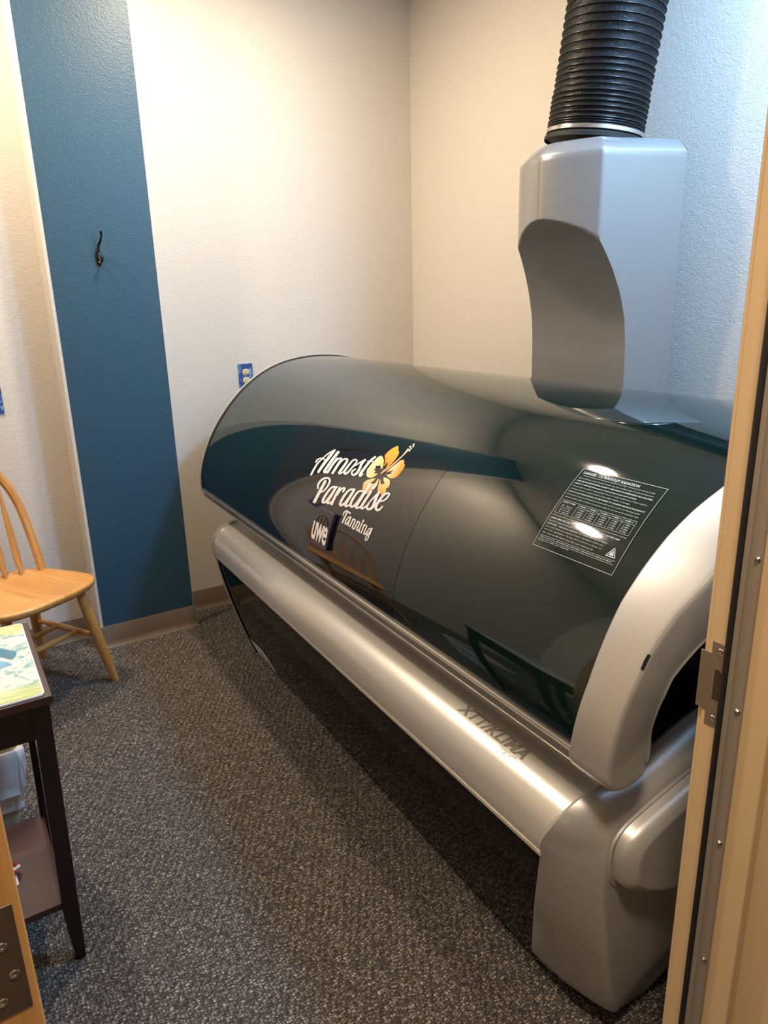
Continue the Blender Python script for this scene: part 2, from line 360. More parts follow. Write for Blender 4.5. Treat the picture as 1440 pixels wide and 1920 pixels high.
# near end arch of the canopy
outer = [((.880, .674), (.892, .694)), ((.862, .6665), (.898, .700)), ((.838, .6640), (.902, .708)), ((.817, .668), (.904, .718)), ((.805, .679), (.904, .728)), ((.7995, .692), (.902, .738))]
innerS = [(0, (.898, .746)), (.05, (.892, .765)), (.13, (.898, .797)), (.21, (.9065, .845)), (.28, (.938, .885)), (.34, (.985, .935))]
def inner_pt(s):
    x, _, z = hood(s, 0, -.085)
    if s < .34:
        xi = np.interp(s, [a[0] for a in innerS], [a[1][0] for a in innerS]); zi = np.interp(s, [a[0] for a in innerS], [a[1][1] for a in innerS])
        return np.array([xi, zi])
    x1, z1 = innerS[-1][1]; x0, _, z0 = hood(.34, 0, -.085)
    k = max(0, 1 - (s - .34) / .25)
    return np.array([x + (x1 - x0) * k, z + (z1 - z0) * k])
half = np.linspace(0, SMAX / 2, 60)
O_ = [(np.array(o_), np.array(i_), 0.0) for o_, i_ in outer] + [(None, inner_pt(s), s) for s in half]
def endring(off, yk, t=0):
    """off: offset from the outer skin; t: 0 outer .. 1 inner edge"""
    pts = []
    n0 = len(outer)
    for i, (o_, i_, s) in enumerate(O_):
        if o_ is None:
            x, _, z = hood(s, 0, off); p = np.array([x, z])
        else:
            c = np.array([.86, .72]); d = (o_ - c); d /= np.linalg.norm(d); p = o_ + d * off
        p = p * (1 - t) + i_ * t
        pts.append((p[0], yk(s), p[1]))
    m = [(2.7 - .004 - x, y, z) for x, y, z in pts[::-1]]
    return pts + m[1:]
_I = np.array([i_ for _o, i_, _q in O_])
for _ in range(14): _I[1:-1] = .25 * _I[:-2] + .5 * _I[1:-1] + .25 * _I[2:]
O_ = [(o_, _I[k], q) for k, (o_, i_, q) in enumerate(O_)]
rings = [endring(-.006, lambda s: Gy(s) + .004), endring(.0050, lambda s: Gy(s) + .002), endring(.0062, lambda s: Gy(s)), endring(.0066, lambda s: Gy(s) - .004), endring(.0068, lambda s: .5 * (Gy(s) + Hy(s))), endring(.0062, lambda s: Hy(s) + .010), endring(.0056, lambda s: Hy(s) + .0045), endring(.0040, lambda s: Hy(s) + .0014), endring(.0008, lambda s: Hy(s)),
         endring(0, lambda s: Hy(s) - .0003, .06), endring(0, lambda s: Hy(s) + .001, .5), endring(0, lambda s: Hy(s) + .003, .9), endring(0, lambda s: Hy(s) + .0045, .96), endring(0, lambda s: Hy(s) + .010, 1.0), endring(0, lambda s: Hy(s) + .024, 1.03), endring(0, lambda s: Hy(s) + .06, 1.08), endring(0, lambda s: .80, 1.1)]
endband = bb(MB().loft(rings, False), 'canopy_end_arch', M['silver'], ang=50)
lip = [endring(0, lambda s: Hy(s) + .004, .93), endring(0, lambda s: Hy(s) + .001, .955), endring(0, lambda s: Hy(s) + .004, .985), endring(0, lambda s: Hy(s) + .022, 1.0)]
bb(MB().loft(lip, False), 'inner_lip', M['tower'], ang=60)
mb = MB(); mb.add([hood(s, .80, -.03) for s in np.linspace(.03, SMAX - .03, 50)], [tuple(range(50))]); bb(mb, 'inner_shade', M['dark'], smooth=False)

# worn paint chips along the arch ridge
mb = MB()
for s0_, ds_, wd in ((.196, .026, .0012),):
    q = np.linspace(s0_, s0_ + ds_, 5); rows = []
    for k, sv in enumerate(q):
        ww = wd * math.sin(math.pi * (k + .35) / 4.7) + .0002
        rows.append([hood(sv, Hy(sv) + .0022 + ww, .0069), hood(sv, Hy(sv) + .0014, .0062), hood(sv, Hy(sv) - .0008, .0030)])
    mb.loft(rows, False)
tag(bb(mb, 'paint_chips', M['dark'], smooth=False), kind='stuff')

# ---- lower body
def px(z): return float(np.interp(z, [0, .07, .15, .2, .289, .34, .393, .435, .475], [.903, .8775, .852, .837, .813, .801, .790, .783, .779]))
zz = np.linspace(.004, .48, 24)
SY = [(0, .945), (.09, .905), (.19, .87), (.30, .833), (.40, .806), (.48, .79)]
def seam_y(z): return float(np.interp(z, [a[0] for a in SY], [a[1] for a in SY]))
FY = 2.735
mb = MB(); rings = []
for z in zz:
    rings.append([(px(z) + .004, y, z) for y in np.linspace(seam_y(z) - .02, FY - .01 - .05 * (1 - z / .48), 8)])
mb.loft(rings, False)
panel = bb(mb, 'front_panel', M['panel'])
mb = MB(); mb.loft([[(2.7 - px(z), y, z) for y in (.85, FY - .03)] for z in zz], False); bb(mb, 'rear_panel', M['panel'])
mb = MB().box((.93, .80, .004), (1.77, FY - .02, .40)); bb(mb, 'base_core', M['dark'], smooth=False)
# silver front rail
RP = np.array([(.800, .4585), (.783, .4600), (.7755, .4655), (.7725, .478), (.7715, .497), (.7735, .520), (.780, .543), (.795, .565), (.818, .581), (.848, .5905), (.876, .5985), (.897, .617), (.908, .645), (.912, .672)])
RD = cr_spline(RP, 5)
def rail_y(x, z): return float(np.interp(z, [.46, .50, .545, .57, .585], [.789, .785, .767, .758, .753]))
ring0 = [(x, rail_y(x, z), z) for x, z in RD]
rin = [(x + .006 * (1 if z < .55 else .3), rail_y(x, z) - .0, z - .006 * (0 if z < .5 else 1)) for x, z in RD]
mb = MB(); mb.loft([rin, ring0, [(x, 1.4, z) for x, z in RD], [(x, 2.1, z) for x, z in RD], [(x, FY, z) for x, z in RD], [(x + .006 * (1 if z < .55 else .3), FY + .004, z - .006 * (0 if z < .5 else 1)) for x, z in RD]], False)
rail = bb(mb, 'front_rail', M['rail'], ang=60)
lipz = [(.7745, .4660), (.7715, .4655), (.7715, .4625), (.776, .4590), (.79, .4575), (.79, .4605)]
bb(MB().loft([[(x, y, z) for x, z in lipz] for y in (.790, FY)], True, True, True), 'rail_lip', M['chrome'])
mb = MB(); mb.loft([[(2.7 - x, y, z) for x, z in RD] for y in (.78, FY)], False); bb(mb, 'rear_rail', M['rail'])
# tub
tub = [(.97, .606), (1.03, .615), (1.10, .59), (1.2, .555), (1.35, .54), (1.5, .555), (1.6, .59), (1.67, .615), (1.73, .606)]
bb(MB().loft([[(x, y, z) for x, z in cr_spline(np.array(tub), 4)] for y in (.80, FY)], False), 'tub', M['acryl'])
# near end cap: seam curve S, ridge curve R (x, y, z), floor to top centre
NS = [(.914, .945, .0), (.875, .905, .09), (.842, .870, .19), (.809, .833, .30), (.788, .806, .40), (.777, .792, .465), (.770, .786, .50), (.774, .766, .545), (.790, .758, .567), (.815, .754, .584), (.848, .752, .5945), (.885, .752, .598), (.93, .752, .602), (.985, .755, .616), (1.10, .76, .65), (1.22, .76, .672), (1.35, .76, .68)]
NR = [(.980, .753, .0), (.912, .712, .085), (.868, .700, .235), (.845, .699, .345), (.834, .699, .43), (.8335, .699, .475), (.838, .700, .505), (.846, .700, .522), (.857, .700, .535), (.872, .700, .545), (.890, .700, .553), (.915, .700, .562), (.96, .700, .574), (1.02, .700, .590), (1.12, .700, .612), (1.23, .700, .628), (1.35, .700, .634)]
NSd = cr_spline(np.array(NS), 6); NRd = cr_spline(np.array(NR), 6)
ctr = np.array([1.35, 0, .36])
def capring(t, bulge=0, inset=0, dy=0):
    P = NSd * (1 - t) + NRd * t; pts = []
    T_ = np.gradient(P[:, [0, 2]], axis=0); T_ /= np.linalg.norm(T_, axis=1)[:, None]
    Nn = np.stack([-T_[:, 1], T_[:, 0]], 1)
    for p, n in zip(P, Nn):
        fl = min(1, max(0, p[2] / .03))
        pts.append((p[0] + n[0] * (bulge - inset), p[1] + dy, max(0, p[2] + n[1] * (bulge - inset) * fl)))
    m = [(2.7 - x, y, z) for x, y, z in pts[::-1]]
    return pts + m[1:]
rings = [capring(0, -.006, 0, .012), capring(0, .003, 0, .002), capring(0, .004), capring(.2, .010), capring(.45, .015), capring(.7, .013), capring(.88, .009), capring(.95, .006), capring(.985, .0035), capring(1, .001), capring(1, 0, .002, -.0018), capring(1, 0, .006, -.0026), capring(1, 0, .015, -.003), capring(1, 0, .035, -.0033), capring(1, 0, .10, -.004)]
n_ = len(rings[0])
cen = [(p[0] * .3 + 1.35 * .7, .694, p[2] * .3 + .30 * .7) for p in rings[-1]]
rings.append(cen)
cap = bb(MB().loft(rings, False, False, True), 'base_end_cap', M['silver'], ang=32)
# dark inside step behind the cap
bb(MB().box((.90, .765, .50), (1.80, .80, .595)), 'cap_step', M['dark'], smooth=False)
# oval side pod
po = [(.8575, .452), (.8535, .480), (.8535, .503), (.859, .525), (.872, .541), (.893, .553), (.93, .5655), (.98, .580), (1.06, .600), (1.20, .618), (1.35, .622)]
pi_ = [(.883, .462), (.880, .480), (.881, .500), (.888, .516), (.901, .528), (.922, .539), (.955, .551), (1.0, .565), (1.08, .582), (1.2, .598), (1.35, .602)]
pb = [(1.35, .335), (1.2, .338), (1.08, .352), (1.0, .371), (.94, .392), (.895, .414), (.868, .435)]
pib = [(1.35, .352), (1.2, .355), (1.08, .369), (1.0, .388), (.95, .406), (.915, .424), (.892, .444)]
lo = cr_spline(np.array(pb + po), 4); li = cr_spline(np.array(pib + pi_), 4)
def podring(P, y, k=0):
    P = P * (1 - k) + np.array([1.15, .48]) * k
    pts = [(x, y, z) for x, z in P]; return pts + [(2.7 - x, y, z) for x, y, z in pts[::-1]][1:-1]
g0 = [podring(lo, .697, -.035), podring(lo, .6925, -.03), podring(lo, .6925, -.018), podring(lo, .700, -.008), podring(lo, .698, 0), podring(lo, .680, .004), podring(lo * .7 + li * .3, .668), podring(lo * .3 + li * .7, .662), podring(lo * .08 + li * .92, .6588), podring(li, .6582), podring(li, .6582, .03), podring(li, .6582, .12)]
bb(MB().loft(g0, True, False, True), 'side_cover', M['silver'], ang=70)
# far end cap
def farring(k, y, off):
    pts = [(px(z) - off, y + k * (1 - z / .48) * -.035, z) for z in np.linspace(.004, .47, 14)] + [(x - (off if z < .55 else 0), y, z + (off if z > .5 else 0)) for x, z in RD[4:]]
    pts.append((1.35, y, .66)); m = [(2.7 - x, yy, z) for x, yy, z in pts[::-1]]
    return pts + m[1:]
fr_ = [farring(1, FY - .006, .001), farring(1, FY - .004, .004), farring(1, FY + .014, .003), farring(1, FY + .028, -.006), farring(1, FY + .034, -.03)]
last = [(p[0] * .5 + .675, p[1], p[2] * .5 + .2) for p in fr_[-1]]
bb(MB().loft(fr_ + [last], False, False, True), 'base_end_cap', M['silver'], ang=40)
# taper strip + rating sticker low on the front panel
def on_panel(y, z, off=.002): return (px(z) + .004 - off, y, z)
st_ = [(2.690, .085), (2.52, .100), (2.47, .075), (2.445, .014), (2.640, .014)]
cc = np.mean(np.array(st_), axis=0)
mb = MB(); mb.add([on_panel(*p) for p in st_] + [on_panel(cc[0], cc[1])], [(i, (i + 1) % 5, 5) for i in range(5)]); stk = bb(mb, 'rating_sticker', M['white'], smooth=False)
mb = MB()
for k in range(4):
    z = .026 + k * .009; y0, y1 = 2.63 - k * .01, 2.475
    mb.add([on_panel(y0, z, .003), on_panel(y1, z + .002, .003), on_panel(y1, z + .004, .003), on_panel(y0, z + .002, .003)], [(0, 1, 2, 3)])
tag(bb(mb, 'fine_print', M['fade'], smooth=False, parent=bed), kind='stuff')
# small ribbed grille where the rail meets the arch
mb = MB()
for k in range(16):
    y = .80 + k * .0085
    mb.box((.893, y, .606), (.906, y + .0035, .632))
for k in range(5):
    pass
bb(mb, 'rib_grille', M['rail'], smooth=False)

# ---- decals on the canopy glass
def decal(polys, name, mat, off, parent=bed, kind=None, grid=None):
    """polys: list of (list of (y, s)) -> thin pieces lying on the glass"""
    bm = bmesh.new()
    for P in polys:
        vs2 = [bm.verts.new((p[0], p[1], 0)) for p in P]
        es = [bm.edges.new((vs2[i], vs2[(i + 1) % len(vs2)])) for i in range(len(vs2))]
        bmesh.ops.triangle_fill(bm, edges=es, use_beauty=True)
    for v in bm.verts:
        y, s = v.co.x, v.co.y; p = hood(s, y, off); v.co = (p[0] - BO.x, p[1] - BO.y, p[2])
    bmesh.ops.recalc_face_normals(bm, faces=bm.faces)
    me = bpy.data.meshes.new(name); bm.to_mesh(me); bm.free()
    o = link(name, me, mat, parent)
    if kind: tag(o, kind=kind)
    return o
# smoked film sheet
yy = np.linspace(1.352, 2.178, 3); s_ = np.linspace(.012, .42, 48)
mb = MB(); mb.loft([[hood(s, y, .0006) for s in s_] for y in yy], False); film = bb(mb, 'logo_film', M['film'], ang=60); film['label'] = 'rectangular smoked film sheet'
LOGO={"almost":[[[-95.83,-29.58,3.5],[-90.83,-39.17,3.5],[-83.33,-51.25,3.17],[-72.5,-61.67,2.17],[-63.33,-69.17,2.5],[-51.25,-75.67,2.83]],[[-87.33,-52.92,2.5],[-85.0,-56.67,2.5],[-80.0,-59.75,2.17],[-74.17,-60.0,2.17],[-69.58,-56.25,2.17]],[[-51.67,-75.0,3.33],[-61.67,-62.92,5.17],[-72.5,-49.17,5.17],[-82.33,-34.58,4.58]],[[-45.0,-71.67,4.83],[-55.0,-59.17,4.83],[-65.0,-45.0,4.83],[-71.25,-35.83,4.33],[-69.58,-33.75,3.33],[-64.17,-37.5,2.0]],[[-47.08,-60.0,3.67],[-55.83,-48.33,4.17],[-65.42,-33.75,4.33]],[[-55.83,-47.5,2.17],[-45.83,-58.33,2.5],[-40.0,-60.0,3.33],[-40.0,-56.67,4.33],[-46.67,-46.67,4.5],[-55.83,-32.5,4.5]],[[-46.67,-45.83,2.17],[-35.83,-57.5,2.5],[-29.17,-58.75,3.33],[-28.75,-54.17,4.17],[-37.5,-41.67,4.5],[-43.33,-33.33,4.33],[-40.83,-31.67,3.0],[-35.0,-35.83,2.17]],[[-10.42,-57.08,3.0],[-16.67,-56.67,2.83],[-25.0,-47.5,3.67],[-33.33,-35.83,4.17],[-32.5,-31.25,3.83],[-26.67,-34.17,3.5],[-17.5,-45.0,2.83],[-10.42,-53.33,2.83],[-10.42,-57.08,3.0]],[[-17.5,-44.17,2.0],[-7.5,-50.0,2.17],[4.17,-57.08,2.5]],[[5.83,-57.08,3.33],[-0.83,-50.0,4.5],[-4.17,-42.5,4.67],[-9.17,-33.33,4.33],[-15.83,-28.75,3.67],[-19.58,-30.83,3.33],[-18.75,-35.83,3.0],[-12.92,-40.0,2.5]],[[25.0,-62.92,3.33],[15.0,-54.58,4.33],[5.0,-42.5,4.5],[-4.17,-30.0,4.5],[-3.33,-27.08,3.5],[1.25,-30.83,2.33]],[[10.83,-54.58,2.17],[18.33,-54.0,2.0],[25.0,-52.92,1.5]]],"paradise":[[[-69.44,-17.22,4.89],[-79.44,1.67,5.33],[-89.44,21.11,5.56]],[[-83.33,-4.11,3.11],[-82.22,-12.22,3.56],[-74.44,-21.11,3.56],[-65.0,-23.33,3.33],[-60.89,-18.33,3.56],[-65.0,-7.78,3.33],[-72.22,0.56,2.89],[-78.89,3.67,2.67]],[[-47.78,-6.33,3.78],[-56.67,-5.89,3.56],[-65.56,3.89,4.22],[-73.33,17.22,4.67],[-73.33,22.22,4.44],[-68.33,20.56,3.78],[-58.89,8.33,3.33],[-51.11,-2.78,3.33]],[[-49.44,-5.89,4.44],[-58.33,9.44,4.89],[-65.33,21.11,4.67],[-63.33,23.89,3.78],[-57.22,20.56,2.67]],[[-42.22,-4.78,4.0],[-50.0,9.44,4.67],[-57.56,25.56,4.89]],[[-47.78,9.44,2.67],[-39.44,-2.22,3.11],[-33.33,-3.89,4.0],[-36.11,2.22,3.78]],[[-15.56,-1.89,3.56],[-24.44,-0.56,3.56],[-34.44,10.56,4.44],[-41.33,23.89,4.67],[-39.44,27.78,4.44],[-32.22,22.78,3.78],[-22.22,9.44,3.33],[-16.11,0.56,3.33]],[[-15.0,-1.44,4.44],[-24.44,13.89,4.89],[-31.67,26.67,4.89],[-28.89,29.44,3.78],[-22.22,25.56,2.67]],[[0.56,1.11,3.33],[-7.78,2.78,3.56],[-17.22,15.0,4.44],[-22.22,26.67,4.67],[-19.44,30.56,4.44],[-12.22,25.56,3.78],[-2.22,11.67,3.33],[2.78,3.33,3.33]],[[15.56,-11.67,4.44],[3.33,6.11,4.89],[-6.67,21.67,4.89],[-11.67,31.11,4.67],[-7.78,32.78,3.78],[-1.11,28.33,2.67]],[[16.67,2.22,4.0],[6.67,16.67,4.67],[-1.67,30.56,4.89],[0.56,33.89,3.78],[7.22,29.44,2.67]],[[26.44,-11.11,4.0],[20.56,-4.11,5.11]],[[6.67,30.56,2.67],[18.89,16.11,2.89],[31.67,3.89,3.33]],[[31.67,3.67,4.0],[26.67,12.78,5.11],[23.33,21.67,5.33],[18.89,31.67,5.11],[12.22,35.56,4.44],[8.33,32.22,4.0],[11.67,25.56,2.89]],[[33.33,21.11,2.89],[43.33,17.22,3.11],[50.56,8.89,3.33],[48.89,5.22,3.33],[41.11,8.33,3.56],[31.67,19.44,4.67],[25.56,30.56,5.11],[27.22,36.67,4.67],[32.22,36.11,3.78],[38.33,30.0,2.44]]],"tanning":[[[-35.76,46.29,1.94],[-34.55,41.91,2.33],[-30.42,38.26,2.53],[-27.01,39.72,2.82],[-22.64,42.88,2.92]],[[-28.23,39.97,2.92],[-32.85,50.42,3.11],[-36.83,59.9,3.01]],[[-21.18,49.69,2.14],[-25.31,49.93,2.14],[-29.69,55.28,2.63],[-31.78,61.11,2.72],[-30.42,63.06,2.33],[-27.01,59.65,1.94],[-22.64,51.39,1.75]],[[-21.18,50.18,2.43],[-24.1,57.22,2.63],[-26.77,64.03,2.63],[-25.8,65.49,2.24]],[[-17.05,53.33,2.33],[-19.72,59.65,2.63],[-23.12,67.19,2.63]],[[-18.26,57.22,1.65],[-15.35,54.31,1.94],[-13.4,55.28,2.24],[-13.89,58.68,2.53],[-16.8,65.0,2.63],[-18.51,69.38,2.53],[-16.32,71.32,2.14],[-13.89,68.41,1.65]],[[-8.54,57.71,2.33],[-11.46,64.52,2.63],[-15.1,72.29,2.63]],[[-10.0,61.6,1.65],[-7.08,58.68,1.94],[-4.89,59.65,2.24],[-5.62,63.06,2.53],[-8.54,68.89,2.63],[-10.24,73.75,2.53],[-8.3,74.97,2.14],[-6.11,72.78,1.65]],[[-0.27,61.6,2.43],[-3.19,68.41,2.63],[-6.11,76.18,2.63],[-4.65,77.89,2.14]],[[2.4,56.25,3.01],[1.43,58.68,3.21]],[[3.61,64.03,2.33],[1.18,71.32,2.63],[-1.73,79.34,2.63]],[[2.64,68.41,1.65],[6.05,65.0,1.94],[8.23,66.46,2.24],[7.5,69.86,2.53],[4.59,76.18,2.63],[3.13,81.05,2.53],[5.07,82.02,2.14],[7.5,79.1,1.65]],[[18.2,71.32,2.14],[13.34,71.81,2.14],[9.93,76.67,2.53],[7.99,82.5,2.63],[9.45,83.96,2.24],[12.37,80.07,1.85],[16.74,72.78,1.75]],[[18.68,71.57,2.43],[14.55,81.05,2.63],[10.91,89.8,2.53],[7.75,93.68,2.14],[6.05,91.5,1.94],[7.02,87.37,1.65],[10.42,84.93,1.36]]],"stamen":[[[34.72,-31.59,1.83],[42.36,-37.7,3.36],[53.06,-44.58,2.6],[63.75,-53.75,2.14],[75.98,-65.21,1.99],[85.91,-76.67,3.36]],[[88.46,-81.13,2.6],[89.46,-82.13,2.6]],[[94.58,-85.33,2.6],[95.58,-86.33,2.6]],[[94.19,-81.89,2.6],[95.19,-82.89,2.6]],[[90.37,-78.08,2.6],[91.37,-79.08,2.6]],[[88.08,-73.87,2.6],[89.08,-74.87,2.6]]]}
PETALS={"P1":[[66.81,-83.92],[67.96,-79.72],[67.57,-74.37],[69.48,-70.94],[65.28,-62.15],[56.12,-50.69],[48.48,-43.82],[43.89,-42.29],[47.71,-49.16],[46.95,-53.37],[43.89,-48.4],[40.07,-45.34],[42.75,-52.22],[42.75,-61.39],[42.36,-65.97],[48.48,-72.85],[57.64,-79.72]],"P2":[[76.74,-57.95],[79.03,-55.28],[78.65,-49.93],[80.56,-47.64],[75.98,-38.47],[68.34,-28.54],[60.7,-23.19],[53.06,-22.81],[47.71,-26.25],[45.04,-30.06],[50.0,-30.06],[55.35,-32.36],[53.82,-34.27],[59.17,-38.47],[54.59,-37.32],[44.66,-33.88],[53.06,-41.52],[63.75,-49.93],[71.39,-56.04]],"P3":[[35.49,-65.21],[38.54,-63.68],[40.84,-56.8],[40.07,-47.64],[37.78,-41.52],[35.49,-39.61],[33.2,-49.16],[31.67,-46.11],[25.56,-46.49],[24.79,-41.52],[20.97,-38.47],[25.56,-36.18],[21.74,-32.36],[29.38,-31.59],[24.03,-27.01],[16.39,-23.57],[10.28,-24.72],[7.22,-28.54],[8.75,-39.23],[16.39,-49.16],[25.56,-59.09],[30.91,-63.68]],"P4":[[40.07,-25.1],[46.95,-23.19],[51.53,-19.37],[51.53,-12.49],[49.24,-6.38],[44.66,-4.09],[43.89,2.78],[40.07,8.9],[35.49,9.66],[33.96,4.31],[27.85,2.02],[28.61,-5.62],[31.67,-15.55],[32.43,-21.66],[33.96,-18.61],[34.34,-10.2],[37.78,-12.49],[41.6,-12.49],[40.84,-17.08],[39.31,-20.13]],"P5":[[26.32,-23.19],[24.03,-21.66],[20.21,-17.84],[14.1,-14.02],[20.21,-12.49],[24.03,-14.02],[29.38,-22.43],[30.52,-21.66],[29.38,-14.79],[25.56,-7.15],[20.21,-1.8],[7.22,7.37],[4.93,3.55],[-0.42,0.49],[0.35,-8.67],[2.64,-15.55],[8.75,-19.75],[17.92,-22.04]]}
QY=[1.631276, -0.243918, -0.124691, 0.032293, 0.005551, 0.031663, -0.00561, 0.005102, -0.011174, -0.001861]
QS=[0.279531, 0.056592, -0.131829, -0.006516, 0.011265, 0.007864, 0.001254, -0.003263, 0.003244, -0.003848]

def qmap(x, y):
    x = x / 100; y = y / 100; b_ = [1, x, y, x * x, x * y, y * y, x ** 3, x * x * y, x * y * y, y ** 3]
    return (sum(a * c for a, c in zip(QY, b_)), sum(a * c for a, c in zip(QS, b_)))
def stroke_mesh(strokes, name, mat, off, parent):
    mb = MB()
    for k, S_ in enumerate(strokes):
        A_ = np.array([list(p) for p in S_]); D_ = cr_spline(A_, 6) if len(A_) > 2 else A_
        T_ = np.gradient(D_[:, :2], axis=0); T_ /= np.maximum(np.linalg.norm(T_, axis=1), 1e-6)[:, None]
        N_ = np.stack([-T_[:, 1], T_[:, 0]], 1)
        o2 = off + .00002 * k
        def P(q): a = qmap(*q); return hood(a[1], a[0], o2)
        rows = []
        for p, n in zip(D_, N_): rows.append([P(p[:2] + n * p[2] / 2), P(p[:2] - n * p[2] / 2)])
        mb.loft(rows, False)
        for e, sg in ((0, -1), (-1, 1)):
            c, r = D_[e, :2], D_[e, 2] / 2; t = T_[e] * sg; n = N_[e]
            arc = [P(c + n * r * math.cos(a) + t * r * math.sin(a)) for a in np.linspace(0, math.pi, 7)]
            mb.add(arc, [tuple(range(7))])
    return bb(mb, name, mat, smooth=False, parent=parent)
def petal_mat(name, c0, c1, ax='X'):
    m, nt, b = new_mat(name); setb(b, Roughness=.35)
    tc = nt.nodes.new('ShaderNodeTexCoord'); sx = nt.nodes.new('ShaderNodeSeparateXYZ'); nt.links.new(tc.outputs['Generated'], sx.inputs[0])
    cr = nt.nodes.new('ShaderNodeValToRGB'); cr.color_ramp.elements[0].color = (*c0, 1); cr.color_ramp.elements[1].color = (*c1, 1)
    cr.color_ramp.elements[0].position = .15; cr.color_ramp.elements[1].position = .75
    nt.links.new(sx.outputs[ax], cr.inputs[0]); nt.links.new(cr.outputs[0], b.inputs['Base Color']); return m
OR, CRM = (.95, .33, .012), (1, .70, .34)
pm = {'P1': petal_mat('petal_orange', (.95, .30, .015), (.98, .44, .02), 'Z'), 'P2': petal_mat('petal_orange_cream', OR, CRM, 'Y'), 'P3': petal_mat('petal_cream', (1, .62, .22), (1, .78, .46), 'Y'),
      'P4': petal_mat('petal_lower', (.98, .40, .05), (1, .72, .32), 'Z'), 'P5': petal_mat('petal_peach', (.96, .42, .22), (1, .68, .30), 'Z')}
flower = None
for k, P in PETALS.items():
    P2 = [qmap(*p) for p in P]
    o = decal([P2], 'petal', pm[k], .0011)
stroke_mesh(LOGO['stamen'], 'stamen', petal_mat('stamen_peach', (.95, .45, .25), (1, .75, .5), 'Z'), .0013, bed)
for k in ('almost', 'paradise', 'tanning'): stroke_mesh(LOGO[k], 'script_lettering', M['white'], .0017, bed)
# raised square badge with its lettering
by0, by1, bs0, bs1 = 1.700, 1.800, .086, .190
rows = []
for off, ins in ((.0008, 0), (.011, 0), (.0125, .002)):
    P = [(by0 + ins, bs0 + ins), (by1 - ins, bs0 + ins), (by1 - ins, (bs0 + bs1) / 2), (by1 - ins, bs1 - ins), (by0 + ins, bs1 - ins), (by0 + ins, (bs0 + bs1) / 2)]
    rows.append([hood(s, y, off) for y, s in P])
badge = bb(MB().loft(rows, True, False, True), 'maker_badge', M['badge'], ang=30)
def text_mesh(txt, size=1.0, shear=0, bold=0, align='LEFT', spacing=1.0, res=2, line=1.0):
    cu = bpy.data.curves.new('t', 'FONT'); cu.body = txt; cu.size = size; cu.shear = shear; cu.offset = bold; cu.align_x = align; cu.resolution_u = res; cu.space_character = spacing; cu.space_line = line
    o = bpy.data.objects.new('t', cu); COL.objects.link(o)
    me = bpy.data.meshes.new_from_object(o.evaluated_get(bpy.context.evaluated_depsgraph_get()))
    v = np.array([tuple(p.co) for p in me.vertices]); f = [tuple(p.vertices) for p in me.polygons]
    bpy.data.objects.remove(o); bpy.data.meshes.remove(me); bpy.data.curves.remove(cu)
    return v, f
def fit_text(txt, w_, h_, **k):
    v, f = text_mesh(txt, **k); mn, mx = v.min(0), v.max(0)
    v = v.copy(); v[:, 0] = (v[:, 0] - mn[0]) / (mx[0] - mn[0]) * w_; v[:, 1] = (v[:, 1] - mn[1]) / (mx[1] - mn[1]) * h_
    return v, f
v, f = fit_text('uwe', .096, .052, bold=.022, spacing=.92, shear=0)
mb = MB().add([hood(.096 + p[1], 1.801 - p[0], .0132) for p in v], f)
bb(mb, 'badge_lettering', M['white'], smooth=False, parent=badge) if False else None
mb.v = [(q[0] - BO.x, q[1] - BO.y, q[2]) for q in mb.v]; mb.build('badge_lettering', M['white'], badge, False)
# faint dark arch above the letters, like the moulded emblem
mb = MB(); P = [(1.751 - .04 * math.cos(t), .146 + .026 * math.sin(t)) for t in np.linspace(0, math.pi, 17)]
rows = [[hood(s, y, .0128), hood(s - .004, y, .0128)] for y, s in P]; mb.loft(rows, False)
for k in range(4):
    y = 1.722 + k * .02; mb.add([hood(s, yq, .0128) for yq, s in ((y - .002, .148), (y + .002, .148), (y + .002, .163), (y - .002, .163))], [(0, 1, 2, 3)])
mb.v = [(q[0] - BO.x, q[1] - BO.y, q[2]) for q in mb.v]; mb.build('moulded_arch', M['dark'], badge, False)

# ---- warning label
LY0, LY1, LS0, LS1 = .783, .981, .315, .498
rows = [[hood(s, y, .0008) for s in np.linspace(LS0, LS1, 20)] for y in (LY0, .9, LY1)]
label = bb(MB().loft(rows, False), 'warning_label', M['gloss'], ang=60); label['label'] = 'clear warning label with fine print'
pm_ = MB()
def lab(u, v_): return hood(LS1 - v_, LY1 - u, .0016)      # u right, v down from top-left, metres
def put(txt, u, v_, w_, h_, **k):
    vv, ff = fit_text(txt, w_, h_, **k); pm_.add([lab(u + p[0], v_ + h_ - p[1]) for p in vv], ff)
def rule(u0, v0, u1, v1, t=.0005):
    n = 6; d = np.array([u1 - u0, v1 - v0]); L_ = np.linalg.norm(d); nn = np.array([-d[1], d[0]]) / L_ * t / 2
    pm_.loft([[lab(u0 + d[0] * k / n + nn[0], v0 + d[1] * k / n + nn[1]), lab(u0 + d[0] * k / n - nn[0], v0 + d[1] * k / n - nn[1])] for k in range(n + 1)], False)
W_ = LY1 - LY0
put('DANGER - ULTRAVIOLET RADIATION', .008, .006, .135, .0058, bold=.02)
